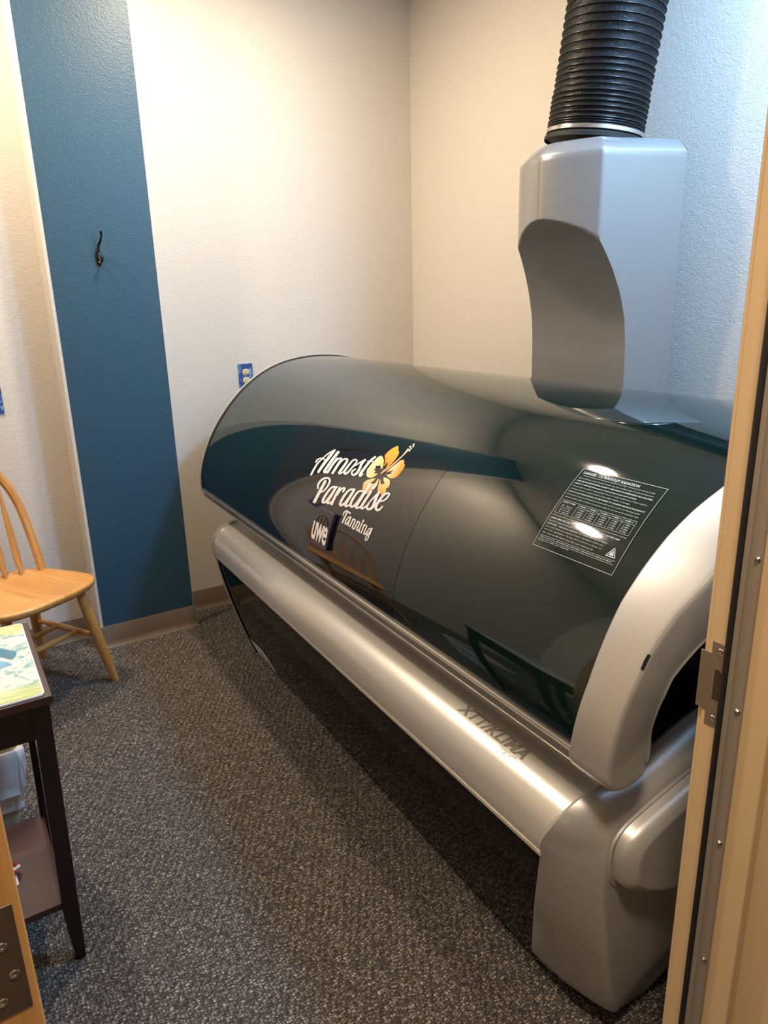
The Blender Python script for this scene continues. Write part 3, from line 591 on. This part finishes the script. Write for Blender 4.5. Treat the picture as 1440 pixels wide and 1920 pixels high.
T = [('Follow instructions. Avoid overexposure. As with natural sunlight, overexposure can cause eye and skin', .012, .17, 0),
     ('injury and allergic reactions. Repeated exposure may cause premature aging of the skin and skin cancer.', .006, .178, 0),
     ('WEAR PROTECTIVE EYEWEAR; FAILURE TO MAY RESULT IN SEVERE BURNS OR LONG-TERM', .006, .180, 1),
     ('INJURY TO THE EYES. Medications or cosmetics may increase your sensitivity.', .006, .15, 1),
     ('Consult physician before using sunlamp if you are using medications or have a history', .006, .178, 0),
     ('of skin problems or believe yourself especially sensitive to sunlight.', .006, .145, 0),
     ('IF YOU DO NOT TAN IN THE SUN, YOU ARE UNLIKELY TO TAN FROM THE USE OF THIS PRODUCT', .006, .182, 1),
     ('Recommended exposure schedule and recommended exposure position for this lamp system', .006, .176, 0),
     ('minimum distance from the lamps is set by the acrylic. Do not exceed the maximum time.', .006, .178, 0)]
v_ = .0145
for t, u, ww, bd in T:
    put(t, u, v_, ww, .0034 if bd else .003, bold=.03 if bd else .008, res=1); v_ += .0068
# table of weeks
t0 = v_ + .002; t1 = t0 + .030
rule(.006, t0, .186, t0); rule(.006, t1, .186, t1); rule(.05, t0 + .008, .186, t0 + .008)
for u in (.006, .05, .077, .104, .131, .158, .186): rule(u, t0, u, t1)
put('SKIN TYPE', .010, t0 + .0025, .032, .003, bold=.02, res=1)
for k, u in enumerate((.053, .080, .107, .134, .161)):
    put('WEEK %d' % (k + 1), u, t0 + .0025, .020, .003, bold=.01, res=1)
    for j in range(4): put('%d MIN' % (3 + k * 2 + j), u + .003, t0 + .0105 + j * .0047, .014, .0029, res=1)
for j, t in enumerate(('II  fair', 'III average', 'IV  brown', 'V  dark')): put(t, .014, t0 + .0105 + j * .0047, .026, .0029, res=1)
v_ = t1 + .004
for t, u, ww, bd in [('Wait at least 48 hours before the second exposure session and 24 hours between sessions', .006, .180, 0),
     ('LAMPS: REPLACE ONLY WITH THE SAME TYPE AS MARKED ON THE LAMP', .006, .170, 1), ('Read the instruction booklet before use.', .006, .09, 0),
     ('DANGER - Ultraviolet radiation. To reduce the risk of injury', .006, .15, 1), ('use only with the supplied timer. Children must not', .006, .145, 0), ('use this appliance. Keep this notice in view of', .006, .145, 0), ('the user at all times and do not remove it.', .006, .130, 0)]:
    put(t, u, v_, ww, .0032 if bd else .0029, bold=.03 if bd else .008, res=1); v_ += .0066
rule(.006, v_ + .001, .19, v_ + .001); put('This product is in conformity with performance standards for sunlamp products', .006, v_ + .003, .178, .0029, bold=.02, res=1)
rule(.006, v_ + .008, .19, v_ + .008); put('Under 21 CFR part 1040.20', .006, v_ + .010, .08, .003, bold=.01, res=1)
# hazard triangle
def tri(r, t):
    c = (.176, v_ - .010); P = [(c[0] + r * math.cos(a), c[1] - r * math.sin(a)) for a in (math.pi / 2, math.pi * 7 / 6, math.pi * 11 / 6)]
    for i in range(3): rule(*P[i], *P[(i + 1) % 3], t)
tri(.0115, .0016); tri(.0055, .0016); tri(.0025, .002)
e_ = .0008
rule(0, 0, W_, 0, e_); rule(0, .183, W_, .183, e_); rule(0, 0, 0, .183, e_); rule(W_, 0, W_, .183, e_)
pm_.v = [(q[0] - BO.x, q[1] - BO.y, q[2]) for q in pm_.v]
tag(pm_.build('fine_print', M['print'], label, False), kind='stuff')

# ---- faded lettering printed on the rail
def railpt(u, k, off=.0007):      # k: arc parameter along RD (0..1)
    S_ = np.concatenate([[0], np.cumsum(np.linalg.norm(np.diff(RD, axis=0), axis=1))]); q = k
    x = np.interp(q, S_, RD[:, 0]); z = np.interp(q, S_, RD[:, 1]); x2 = np.interp(q + .004, S_, RD[:, 0]); z2 = np.interp(q + .004, S_, RD[:, 1])
    t = np.array([x2 - x, z2 - z]); t /= np.linalg.norm(t); return (x - t[1] * off, u, z + t[0] * off)
mb = MB()
v, f = fit_text('XTT/KLIMA', .215, .027, shear=.25, bold=.030, spacing=1.05); mb.add([railpt(1.118 - p[0], .163 + p[1]) for p in v], f)
v, f = fit_text('TEC', .05, .014, shear=.2, bold=.02); mb.add([railpt(.965 - p[0], .146 + p[1]) for p in v], f)
bb(mb, 'rail_lettering', M['fade'], smooth=False)

# ---- exhaust tower behind the canopy (built in room axes, then parented)
YC = 1.83
def tw_front(y):      # x of the plan outline front at y
    d = abs(y - YC); return 1.752 + .083 * (d / .185) ** 1.6 if d < .185 else float(np.interp(d, [.185, .265], [1.835, 2.12]))
def tw_half(x): return .185 * (max(0, x - 1.752) / .083) ** (1 / 1.6) if x < 1.835 else float(np.interp(x, [1.835, 2.12], [.185, .265]))
CZ = [(1.05, 1.955), (1.18, 1.955), (1.30, 1.952), (1.383, 1.942), (1.458, 1.921), (1.532, 1.889), (1.575, 1.865), (1.600, 1.850), (1.618, 1.838), (1.633, 1.826), (1.652, 1.808), (1.672, 1.782), (1.686, 1.762), (1.692, 1.752), (1.70, 1.70)]
def cutx(z): return float(np.interp(z, [a[0] for a in CZ], [a[1] for a in CZ]))
zs = [.45, .8, 1.0] + list(np.arange(1.05, 1.56, .03)) + list(np.arange(1.56, 1.705, .004)) + [1.72, 1.80, 1.86, 1.876]
def tw_ring(z, inset=0, cz=None):
    c = cutx(cz if cz is not None else z); pts = []
    xs = max(c, 1.752); hw = max(tw_half(xs), .185) if c < 1.835 else tw_half(c)
    sh = max(c, 1.835)
    K = 5; Mf = 44
    hb = .265
    for k in range(K): # far side, back to shoulder
        x = 2.12 + (sh - 2.12) * k / K; pts.append((x, YC + tw_half(x)))
    pts.append((sh + .012, YC + tw_half(sh + .012)))
    for k in range(Mf + 1):
        y = YC + tw_half(sh) * (1 - 2 * k / Mf); pts.append((max(tw_front(y), c), y))
    pts.append((sh + .012, YC - tw_half(sh + .012)))
    for k in range(1, K + 1):
        x = sh + (2.12 - sh) * k / K; pts.append((x, YC - tw_half(x)))
    cxx, cyy = 1.96, YC; out = []
    for x, y in pts:
        dx = max(0, min(1, (inset / max(.01, math.hypot(x - cxx, y - cyy))))); out.append((x + (cxx - x) * dx * (0 if x > 2.1 else 1), y + (cyy - y) * dx, z))
    return out
rings = [tw_ring(z) for z in zs] + [tw_ring(1.884, .004, 1.8), tw_ring(1.914, .034, 1.8), tw_ring(1.920, .044, 1.8), tw_ring(1.922, .06, 1.8)]
mb = MB().loft(rings, True, True, True)
iw = Matrix.Rotation(-BA, 4, 'Z') @ Matrix.Translation(-b2w(BO))
mb.v = [tuple(iw @ Vector(v)) for v in mb.v]
tower = mb.build('exhaust_tower', M['tower'], bed, True, 62)
tower['label'] = 'silver moulded exhaust tower with scooped front'
# ================================================================ FLEXIBLE DUCT
D0 = Vector((1.972, 1.815, 1.936)); D1 = Vector((2.003, 1.772, 2.36)); D2 = Vector((2.01, 1.74, CEIL - .004))
def dpath(t):
    if t < .5: return D0.lerp(D1, t * 2)
    return D1.lerp(D2, t * 2 - 1)
duct = empty('flexible_duct', D0); tag(duct, 'black ribbed flexible exhaust duct rising from the silver tower', 'duct')
Ld = .44 + .52
mb = MB(); rings = []; z = 0; kk = 0
pitches = []
tpos = 0.03
while tpos < Ld:
    p_ = .0075 if tpos < .052 else (.0165 if tpos < .13 else (.0195 if tpos < .22 else .026))
    pitches.append((tpos, p_)); tpos += p_
SEG = 72
def dring(dist, r, jitter=0):
    c = dpath(min(1, dist / Ld)); t = (D1 - D0 if dist < Ld / 2 else D2 - D1).normalized(); a = Vector((1, 0, 0)); a = (a - t * a.dot(t)).normalized(); b = t.cross(a)
    return [tuple(c - D0 + a * ((r + (random.uniform(-1, 1) * jitter)) * math.cos(2 * math.pi * k / SEG)) + b * ((r + random.uniform(-1, 1) * jitter) * math.sin(2 * math.pi * k / SEG))) for k in range(SEG)]
rings = [dring(0, .150), dring(.012, .151), dring(.028, .150)]
for tp_, p_ in pitches:
    rr = .1545 if tp_ < .15 else .152
    dip = .004 if p_ < .01 else (.009 if p_ < .015 else .0085)
    w_ = .0034; sg = min(.0020, p_ * .12)
    rings += [dring(tp_, rr), dring(tp_ + w_ * .5, rr + .0012), dring(tp_ + w_, rr), dring(tp_ + w_ * 1.1, rr - .0022), dring(tp_ + p_ * .45, rr - .0016 - sg, .0013), dring(tp_ + p_ * .62, rr - .0016 - sg, .0017), dring(tp_ + p_ * .80, rr - .0016 - sg * .8, .0013), dring(tp_ + p_ - .0004, rr - .0022)]
mb.loft(rings, True, True, True)
mb.build('ribbed_hose', M['duct'], duct, True, 32)
M['wire'] = plain('wire_rib_vinyl', (.012, .012, .014), .25, spec=.7)
mb = MB()
for tp_, p_ in pitches:
    c0 = (.1545 if tp_ < .15 else .152) - .0004
    mb.loft([dring(tp_ + .0017 + .0015 * math.cos(a), c0 + .0019 * math.sin(a)) for a in np.linspace(0, 2 * math.pi, 7)], True)
mb.build('wire_ribs', M['wire'], duct, True, 80)
bp_ = [(0, .1555), (.0012, .1575), (.012, .1578), (.0132, .1575), (.0145, .1555)]
MB().loft([dring(.016 + a_, r) for a_, r in bp_], True).build('clamp_band', M['chrome'], duct)
mb = MB().loft([dring(-.0075, .158), dring(-.006, .160), dring(.006, .160), dring(.012, .154)], True); mb.build('boot_skirt', M['rubber'], duct)

# ================================================================ WALL FITTINGS
def hook():
    r = empty('coat_hook', (.636, PY, 1.675)); tag(r, 'black double coat hook on the blue column', 'hook')
    # oval back plate
    mb = MB(); rings = []
    for k, (yy_, sc) in enumerate(((0, 1), (-.004, 1), (-.0075, .86), (-.009, .5))):
        rings.append([(.0115 * sc * math.cos(t) - .004, yy_, -.030 + .034 * sc * math.sin(t) * (1 if math.sin(t) < 0 else .8)) for t in np.linspace(0, 2 * math.pi, 24, endpoint=False)])
    mb.loft(rings, True, True, True).build('back_plate', M['black'], r)
    # long upper prong
    mb = MB(); mb.tube(cr_spline(np.array([(-.004, -.006, -.012), (-.002, -.016, .012), (.005, -.030, .030), (.008, -.040, .048), (.007, -.044, .062)]), 5), list(np.interp(np.linspace(0, 1, 21), [0, .3, .8, 1], [.0062, .0045, .0040, .0058])), 10).build('upper_prong', M['black'], r)
    mb = MB(); mb.tube(cr_spline(np.array([(-.004, -.006, -.030), (0, -.020, -.046), (.001, -.034, -.044), (.0, -.040, -.030)]), 5), [.0058] * 6 + [.0046] * 5 + [.0050] * 4 + [.0068], 10).build('lower_prong', M['black'], r)
    for z in (-.012, -.05): screw_mb((-.004, -.0082, z), (0, -1, 0), .0032, dome=.5).build('screw', M['steel'], r)
hook()
def print_blue():
    m, nt, b = new_mat('blue_printed_cover'); setb(b, Roughness=.35)
    tc = nt.nodes.new('ShaderNodeTexCoord'); n = nt.nodes.new('ShaderNodeTexNoise'); n.inputs['Scale'].default_value = 42; n.inputs['Detail'].default_value = 4; n.inputs['Distortion'].default_value = 1.5
    mp = nt.nodes.new('ShaderNodeMapping'); mp.inputs['Scale'].default_value = (1.5, 1, .6); nt.links.new(tc.outputs['Object'], mp.inputs[0]); nt.links.new(mp.outputs[0], n.inputs['Vector'])
    cr = nt.nodes.new('ShaderNodeValToRGB'); e = cr.color_ramp.elements
    e[0].position = .32; e[0].color = (.01, .015, .07, 1); e[1].position = .72; e[1].color = (.35, .55, .75, 1)
    a = cr.color_ramp.elements.new(.5); a.color = (.035, .10, .34, 1)
    nt.links.new(n.outputs['Fac'], cr.inputs[0]); nt.links.new(cr.outputs[0], b.inputs['Base Color']); return m
M['bluep'] = print_blue()
def outlet(x0, z0, label, hang=True):
    w_, h_ = .072, .116
    r = empty('outlet_cover', (x0 + w_ / 2, YB, z0 + h_ / 2)); tag(r, label, 'outlet')
    mb = MB().box((-w_ / 2, -.005, -h_ / 2), (w_ / 2, 0, h_ / 2)); mb.build('cover_plate', M['bluep'], r, True, 30, .0015)
    for dz in (.0195, -.0195):
        mb = MB(); P = [(.0165 * math.cos(t), max(-.0135, min(.0135, .0165 * math.sin(t)))) for t in np.linspace(0, 2 * math.pi, 28, endpoint=False)]
        mb.loft([[(x, -.005, z + dz) for x, z in P], [(x, -.0072, z + dz) for x, z in P], [(x * .93, -.0078, z * .93 + dz) for x, z in P]], True, True, True)
        rc = mb.build('receptacle', M['ivory'], r)
        mb = MB(); mb.box((-.0075, -.0081, dz + .001), (-.0050, -.0077, dz + .009)).box((.0050, -.0081, dz + .0015), (.0072, -.0077, dz + .0085))
        P = [(.0028 * math.cos(t), .0028 * math.sin(t) - .0065) for t in np.linspace(0, 2 * math.pi, 12, endpoint=False)]
        mb.add([(x, -.0081, z + dz) for x, z in P], [tuple(range(12))]); mb.build('slots', M['slot'], rc, False)
    screw_mb((0, -.0055, 0), (0, -1, 0), .003).build('screw', M['ivory'], r)
outlet(1.230, 1.067, 'blue patterned outlet cover with ivory sockets behind the canopy')
outlet(.150, 1.052, 'dark blue patterned outlet cover above the wooden chair')

# ================================================================ CHAIR
def chair():
    r = empty('windsor_chair', (.12, 2.87, 0), math.radians(30)); tag(r, 'honey oak windsor chair with arrow spindles and rounded hoop back', 'chair')
    ZS = .452
    half_ = [(0, -.262), (.09, -.258), (.165, -.236), (.205, -.205), (.222, -.165), (.218, -.09), (.205, 0), (.192, .06), (.165, .115), (.12, .152), (.06, .172), (0, .178)]
    H = cr_spline(np.array(half_), 4); out = [tuple(p) for p in H] + [(-x, y) for x, y in H[::-1][1:-1]]
    def ring(k, z, dip=0): return [(x * k, -.03 + (y + .03) * k, z - dip) for x, y in out]
    mb = MB().loft([ring(.86, ZS - .036), ring(.95, ZS - .031), ring(.99, ZS - .020), ring(1, ZS - .010), ring(.995, ZS - .004), ring(.975, ZS), ring(.90, ZS - .001), ring(.72, ZS - .009), ring(.45, ZS - .015), ring(.15, ZS - .016)], True, True, True)
    mb.build('seat', M['honey'], r, True, 50)
    # hoop
    def tilt(z): return .062 + max(0, z - ZS) * .30
    hp = [(.176, tilt(ZS), ZS - .02), (.177, tilt(.52), .52), (.179, tilt(.62), .62), (.176, tilt(.70), .70)]
    for t in np.linspace(.22, math.pi / 2, 8): hp.append((.178 * math.cos(t) , tilt(.66 + .275 * math.sin(t)), .66 + .275 * math.sin(t)))
    full = hp + [(-x, y, z) for x, y, z in hp[::-1][1:]]
    D_ = cr_spline(np.array(full), 4)
    MB().tube(D_, .0180, 8, flat=.85, up=(0, 1, .1)).build('hoop', M['honeyleg'], r)
    # arrow spindles
    for k in (-1.5, -.5, .5, 1.5) if False else (-2, -1, 0, 1, 2):
        xb = k * .054; yb = .132 - .012 * abs(k) ** 1.5; xt = k * .062
        zt = .66 + .275 * math.sqrt(max(0, 1 - (xt / .178) ** 2)) - .006
        P0 = Vector((xb, yb, ZS - .01)); P1 = Vector((xt, tilt(zt), zt)); mbq = MB(); rings = []
        prof_ = [(0, .0065, .0065), (.05, .0065, .0065), (.10, .0135, .0065), (.20, .0155, .0058), (.45, .0135, .0058), (.62, .0100, .0060), (.72, .0068, .0066), (1, .006, .006)]
        d = (P1 - P0).normalized(); a = Vector((1, 0, 0)); a = (a - d * a.dot(d)).normalized(); b = d.cross(a)
        for t, rx, ry in prof_:
            c = P0.lerp(P1, t); rings.append([tuple(c + a * (rx * math.cos(q)) + b * (ry * math.sin(q))) for q in np.linspace(0, 2 * math.pi, 12, endpoint=False)])
        mbq.loft(rings, True, True, True).build('spindle', M['honeyleg'], r, True, 60)
    # legs
    legs = {}
    for nm, top, ft in (('fr', (.150, -.165), (.216, -.222)), ('fl', (-.150, -.165), (-.216, -.222)), ('br', (.125, .095), (.222, .222)), ('bl', (-.125, .095), (-.222, .222))):
        P0 = Vector((*top, .43)); P1 = Vector((*ft, 0)); legs[nm] = (P0, P1)
        ts = [0, .08, .2, .33, .36, .45, .6, .75, .9, 1]; rr = [.0170, .0175, .0200, .0220, .0210, .0215, .0208, .0190, .0165, .0145]
        rings = []
        for t, q in zip(ts, rr):
            c = P0.lerp(P1, t); rings.append([(c.x + q * math.cos(u), c.y + q * math.sin(u), c.z) for u in np.linspace(0, 2 * math.pi, 16, endpoint=False)])
        MB().loft(rings, True, True, True).build('leg', M['honeyleg'], r, True, 60)
    def at(n, t): return legs[n][0].lerp(legs[n][1], t)
    def bar(a, b, r0=.0085, r1=.0125, n='stretcher'):
        P = [a.lerp(b, t) for t in (0, .12, .3, .5, .7, .88, 1)]
        MB().tube([tuple(p) for p in P], [r0, r0 * 1.05, r1 * .92, r1, r1 * .92, r0 * 1.05, r0], 12).build(n, M['honeyleg'], r, True, 60)
    R0, R1 = at('fr', .52), at('br', .52); L0, L1 = at('fl', .52), at('bl', .52)
    bar(R0, R1); bar(L0, L1)
    bar(L0.lerp(L1, .30), R0.lerp(R1, .30)); bar(L0.lerp(L1, .62), R0.lerp(R1, .62))
chair()

# ================================================================ SIDE TABLE
TX0, TX1, TY0, TY1, TZ = -.50, .096, 1.468, 1.894, .690
tb = empty('side_table', ((TX0 + TX1) / 2, (TY0 + TY1) / 2, 0)); tag(tb, 'dark mahogany side table with lower shelf and tapered legs', 'table')
def tbox(a, b, name, mat, bev=.0015):
    o_ = Vector(((TX0 + TX1) / 2, (TY0 + TY1) / 2, 0)); a = Vector(a) - o_; b = Vector(b) - o_
    return MB().box(a, b).build(name, mat, tb, True, 30, bev)
tbox((TX0, TY0, TZ - .018), (TX1, TY1, TZ), 'table_top', M['mahogtop'], .002)
ix0, ix1, iy0, iy1 = TX0 + .008, TX1 - .008, TY0 + .009, TY1 - .009
tbox((ix0 + .03, iy0 + .006, TZ - .098), (ix1 - .03, iy0 + .024, TZ - .018), 'apron', M['mahog'])
tbox((ix0 + .03, iy1 - .024, TZ - .098), (ix1 - .03, iy1 - .006, TZ - .018), 'apron', M['mahog'])
tbox((ix0 + .006, iy0 + .03, TZ - .098), (ix0 + .024, iy1 - .03, TZ - .018), 'apron', M['mahog'])
tbox((ix1 - .024, iy0 + .03, TZ - .098), (ix1 - .006, iy1 - .03, TZ - .018), 'apron', M['mahog'])
for sx in (0, 1):
    for sy in (0, 1):
        ox = ix1 if sx else ix0; oy = iy1 if sy else iy0; dx = -1 if sx else 1; dy = -1 if sy else 1
        rings = []
        for z, s0, sk in ((TZ - .018, .034, 0), (.20, .034, .011), (.14, .034, .0125), (0, .021, .016)):
            rings.append([(ox - (TX0 + TX1) / 2 + dx * (u * s0 + sk), oy - (TY0 + TY1) / 2 + dy * (v_ * s0 + sk * .6), z) for u, v_ in ((0, 0), (1, 0), (1, 1), (0, 1))])
        MB().loft(rings, True, True, True).build('leg', M['mahog'], tb, True, 30, .0015)
tbox((ix0 + .034, iy0 + .026, .139), (ix1 - .038, iy1 - .030, .156), 'shelf', M['mahogtop'])
# placemat
def mat_print():
    m, nt, b = new_mat('watercolour_print'); setb(b, Roughness=.12, Coat_Weight=.5); N = nt.nodes.new; L = nt.links.new
    tc = N('ShaderNodeTexCoord'); sx = N('ShaderNodeSeparateXYZ'); L(tc.outputs['Object'], sx.inputs[0])
    n = N('ShaderNodeTexNoise'); n.inputs['Scale'].default_value = 9; n.inputs['Detail'].default_value = 4; n.inputs['Distortion'].default_value = 2.2
    mp = N('ShaderNodeMapping'); mp.inputs['Scale'].default_value = (.6, 2.2, 1); L(tc.outputs['Object'], mp.inputs[0]); L(mp.outputs[0], n.inputs['Vector'])
    c1 = N('ShaderNodeValToRGB'); e = c1.color_ramp.elements; e[0].position = .3; e[0].color = (.42, .44, .10, 1); e[1].position = .7; e[1].color = (.80, .84, .42, 1); L(n.outputs['Fac'], c1.inputs[0])
    n2 = N('ShaderNodeTexNoise'); n2.inputs['Scale'].default_value = 26; n2.inputs['Detail'].default_value = 3; n2.inputs['Distortion'].default_value = 1.2; L(tc.outputs['Object'], n2.inputs['Vector'])
    c2 = N('ShaderNodeValToRGB'); e = c2.color_ramp.elements; e[0].position = .36; e[0].color = (.22, .42, .44, 1); e[1].position = .56; e[1].color = (.82, .86, .66, 1); L(n2.outputs['Fac'], c2.inputs[0])
    ab = N('ShaderNodeMath'); ab.operation = 'ABSOLUTE'; L(sx.outputs['Y'], ab.inputs[0])
    wv = N('ShaderNodeMath'); wv.operation = 'MULTIPLY_ADD'; wv.inputs[1].default_value = .12; L(n.outputs['Fac'], wv.inputs[0]); L(ab.outputs[0], wv.inputs[2])
    rg = N('ShaderNodeMapRange'); rg.inputs['From Min'].default_value = .185; rg.inputs['From Max'].default_value = .225; L(wv.outputs[0], rg.inputs['Value'])
    mx = N('ShaderNodeMix'); mx.data_type = 'RGBA'; L(rg.outputs[0], mx.inputs[0]); L(c2.outputs[0], mx.inputs[6]); L(c1.outputs[0], mx.inputs[7])
    L(mx.outputs[2], b.inputs['Base Color']); return m
mx0, mx1, my0, my1 = TX0 + .02, .0835, TY0 + .008, TY1 - .006
pc = ((mx0 + mx1) / 2, (my0 + my1) / 2)
def rrect(x0, x1, y0, y1, r_, n=6):
    P = []
    for cx_, cy_, a0 in ((x1 - r_, y1 - r_, 0), (x0 + r_, y1 - r_, 90), (x0 + r_, y0 + r_, 180), (x1 - r_, y0 + r_, 270)):
        for k in range(n + 1): a = math.radians(a0 + 90 * k / n); P.append((cx_ + r_ * math.cos(a), cy_ + r_ * math.sin(a)))
    return P
R_ = rrect(mx0 - pc[0], mx1 - pc[0], my0 - pc[1], my1 - pc[1], .014)
Ri = rrect(mx0 - pc[0] + .0025, mx1 - pc[0] - .0025, my0 - pc[1] + .0025, my1 - pc[1] - .0025, .012)
pmat = empty('placemat', (pc[0], pc[1], TZ)); tag(pmat, 'glossy placemat with blue and yellow-green watercolour print on the dark table', 'placemat')
MB().loft([[(x, y, .0004) for x, y in R_], [(x, y, .004) for x, y in R_]], True, True, True).build('board', M['white'], pmat, True, 30)
MB().loft([[(x, y, .004) for x, y in Ri], [(x, y, .0044) for x, y in Ri]], True, True, True).build('printed_face', mat_print(), pmat, True, 30)
# blue wash shapes of the print: leaves and waves
M['wash'] = plain('blue_wash', (.20, .42, .58), .15, mottle=.35, mscale=40)
M['washd'] = plain('deep_blue_wash', (.07, .22, .30), .15, mottle=.4, mscale=60)
def flat(P, name, mat, z=.00475):
    D_ = cr_spline(np.array(P + [P[0]]), 5)[:-1]; bm = bmesh.new(); V_ = [bm.verts.new((x, y, z)) for x, y in D_]
    bmesh.ops.triangle_fill(bm, edges=[bm.edges.new((V_[i], V_[(i + 1) % len(V_)])) for i in range(len(V_))], use_beauty=True)
    me = bpy.data.meshes.new(name); bm.to_mesh(me); bm.free(); return link(name, me, mat, pmat)
qx = mx1 - pc[0]
flat([(qx - .30, .045), (qx - .16, .062), (qx - .09, .035), (qx - .045, -.022), (qx - .06, -.030), (qx - .11, .0), (qx - .17, .022), (qx - .30, .015)], 'wash_shape', M['wash'])
flat([(qx - .075, .105), (qx - .055, .070), (qx - .030, .035), (qx - .040, .0), (qx - .058, .020), (qx - .078, .050), (qx - .088, .075)], 'wash_shape', M['washd'], .0049)
flat([(qx - .28, -.02), (qx - .14, -.045), (qx - .10, -.09), (qx - .085, -.12), (qx - .12, -.11), (qx - .17, -.075), (qx - .28, -.06)], 'wash_shape', M['wash'])
flat([(qx - .10, -.02), (qx - .075, -.035), (qx - .072, -.06), (qx - .095, -.058), (qx - .108, -.04)], 'wash_shape', M['washd'], .0049)
for i in range(26):
    x = qx - random.uniform(.01, .26); y = random.uniform(-.14, .13); s0 = random.uniform(.003, .0065)
    flat([(x + s0, y), (x, y + s0 * .8), (x - s0, y + .001), (x, y - s0)], 'wash_fleck', M['wash'], .0046)

# ================================================================ ORNAMENT ON THE SHELF
orn = empty('ribbon_rosette', (-.052, 1.665, .156)); tag(orn, 'small crimson and white ribbon rosette lying on the lower table shelf', 'ornament')
M['red'] = plain('crimson_ribbon', (.24, .012, .018), .3, bump=.3, bscale=200)
M['whiteribbon'] = plain('white_ribbon', (.62, .57, .52), .4, bump=.3, bscale=200)
for k in range(9):
    a = k * 2 * math.pi / 9; c = Vector((math.cos(a), math.sin(a), 0)); s_2 = Vector((-math.sin(a), math.cos(a), 0))
    P = []
    for t in np.linspace(0, 1, 9):
        r_ = .004 + .024 * math.sin(math.pi * t); z = .003 + .016 * math.sin(math.pi * t) * (1 - t) + .008 * t
        P.append(tuple(c * r_ + Vector((0, 0, z))))
    MB().loft([[tuple(Vector(p) - s_2 * .006), tuple(Vector(p) + s_2 * .006)] for p in P], False).build('ribbon_loop', M['red'] if k % 3 else M['whiteribbon'], orn)
MB().tube([(0, 0, .001), (0, 0, .017)], .006, 12).build('centre_button', M['red'], orn)
for sg in (-1, 1):
    MB().loft([[(.012 * sg - .005 + .004 * t, -.012 - .05 * t, .002 + .004 * math.sin(5 * t)), (.012 * sg + .005 + .004 * t, -.012 - .05 * t, .002 + .004 * math.sin(5 * t + .6))] for t in np.linspace(0, 1, 9)], False).build('ribbon_tail', M['whiteribbon'], orn)

# ================================================================ WASTE BIN
bn = empty('waste_bin', (-.105, 2.06, 0)); tag(bn, 'cream plastic waste bin with white liner behind the dark table', 'bin')
def brect(hx, hy, z, r_=.02): return [(x, y, z) for x, y in rrect(-hx, hx, -hy, hy, r_, 4)]
MB().loft([brect(.088, .075, .002), brect(.092, .079, .010), brect(.128, .108, .300), brect(.133, .113, .302), brect(.133, .113, .309), brect(.126, .106, .310), brect(.123, .103, .296), brect(.088, .075, .012)], True, True, True).build('bin_body', M['bin'], bn, True, 40)
rings = []; nn = 96; ph = [random.uniform(0, 6.28) for _ in range(6)]
def fold(u): return .006 * math.sin(9 * u + ph[0]) + .004 * math.sin(17 * u + ph[1]) + .003 * math.sin(31 * u + ph[2])
base_ = rrect(-.5, .5, -.5, .5, .08, 23)
for k, (hx, hy, z, amp, sk) in enumerate(((.235, .195, .12, .3, 0), (.262, .22, .26, .2, 0), (.262, .222, .306, .1, 0), (.272, .232, .316, .25, 0), (.282, .242, .311, .3, 0), (.280, .240, .285, .7, .4), (.274, .236, .25, 1.0, .8), (.264, .228, .215, 1.2, 1), (.256, .222, .19, 1.3, 1.3))):
    ring_ = []
    for j, (x, y) in enumerate(base_):
        u = 2 * math.pi * j / len(base_); f_ = 1 + fold(u + k * .12 * sk) * amp * 3.2
        zz_ = z + (.022 * math.sin(2 * u + 1.1) + .010 * math.sin(7 * u)) * (sk if k > 4 else 0)
        ring_.append((x * hx * f_, y * hy * f_, zz_))
    rings.append(ring_)
MB().loft(rings, True).build('bin_liner', M['liner'], bn, True, 80)
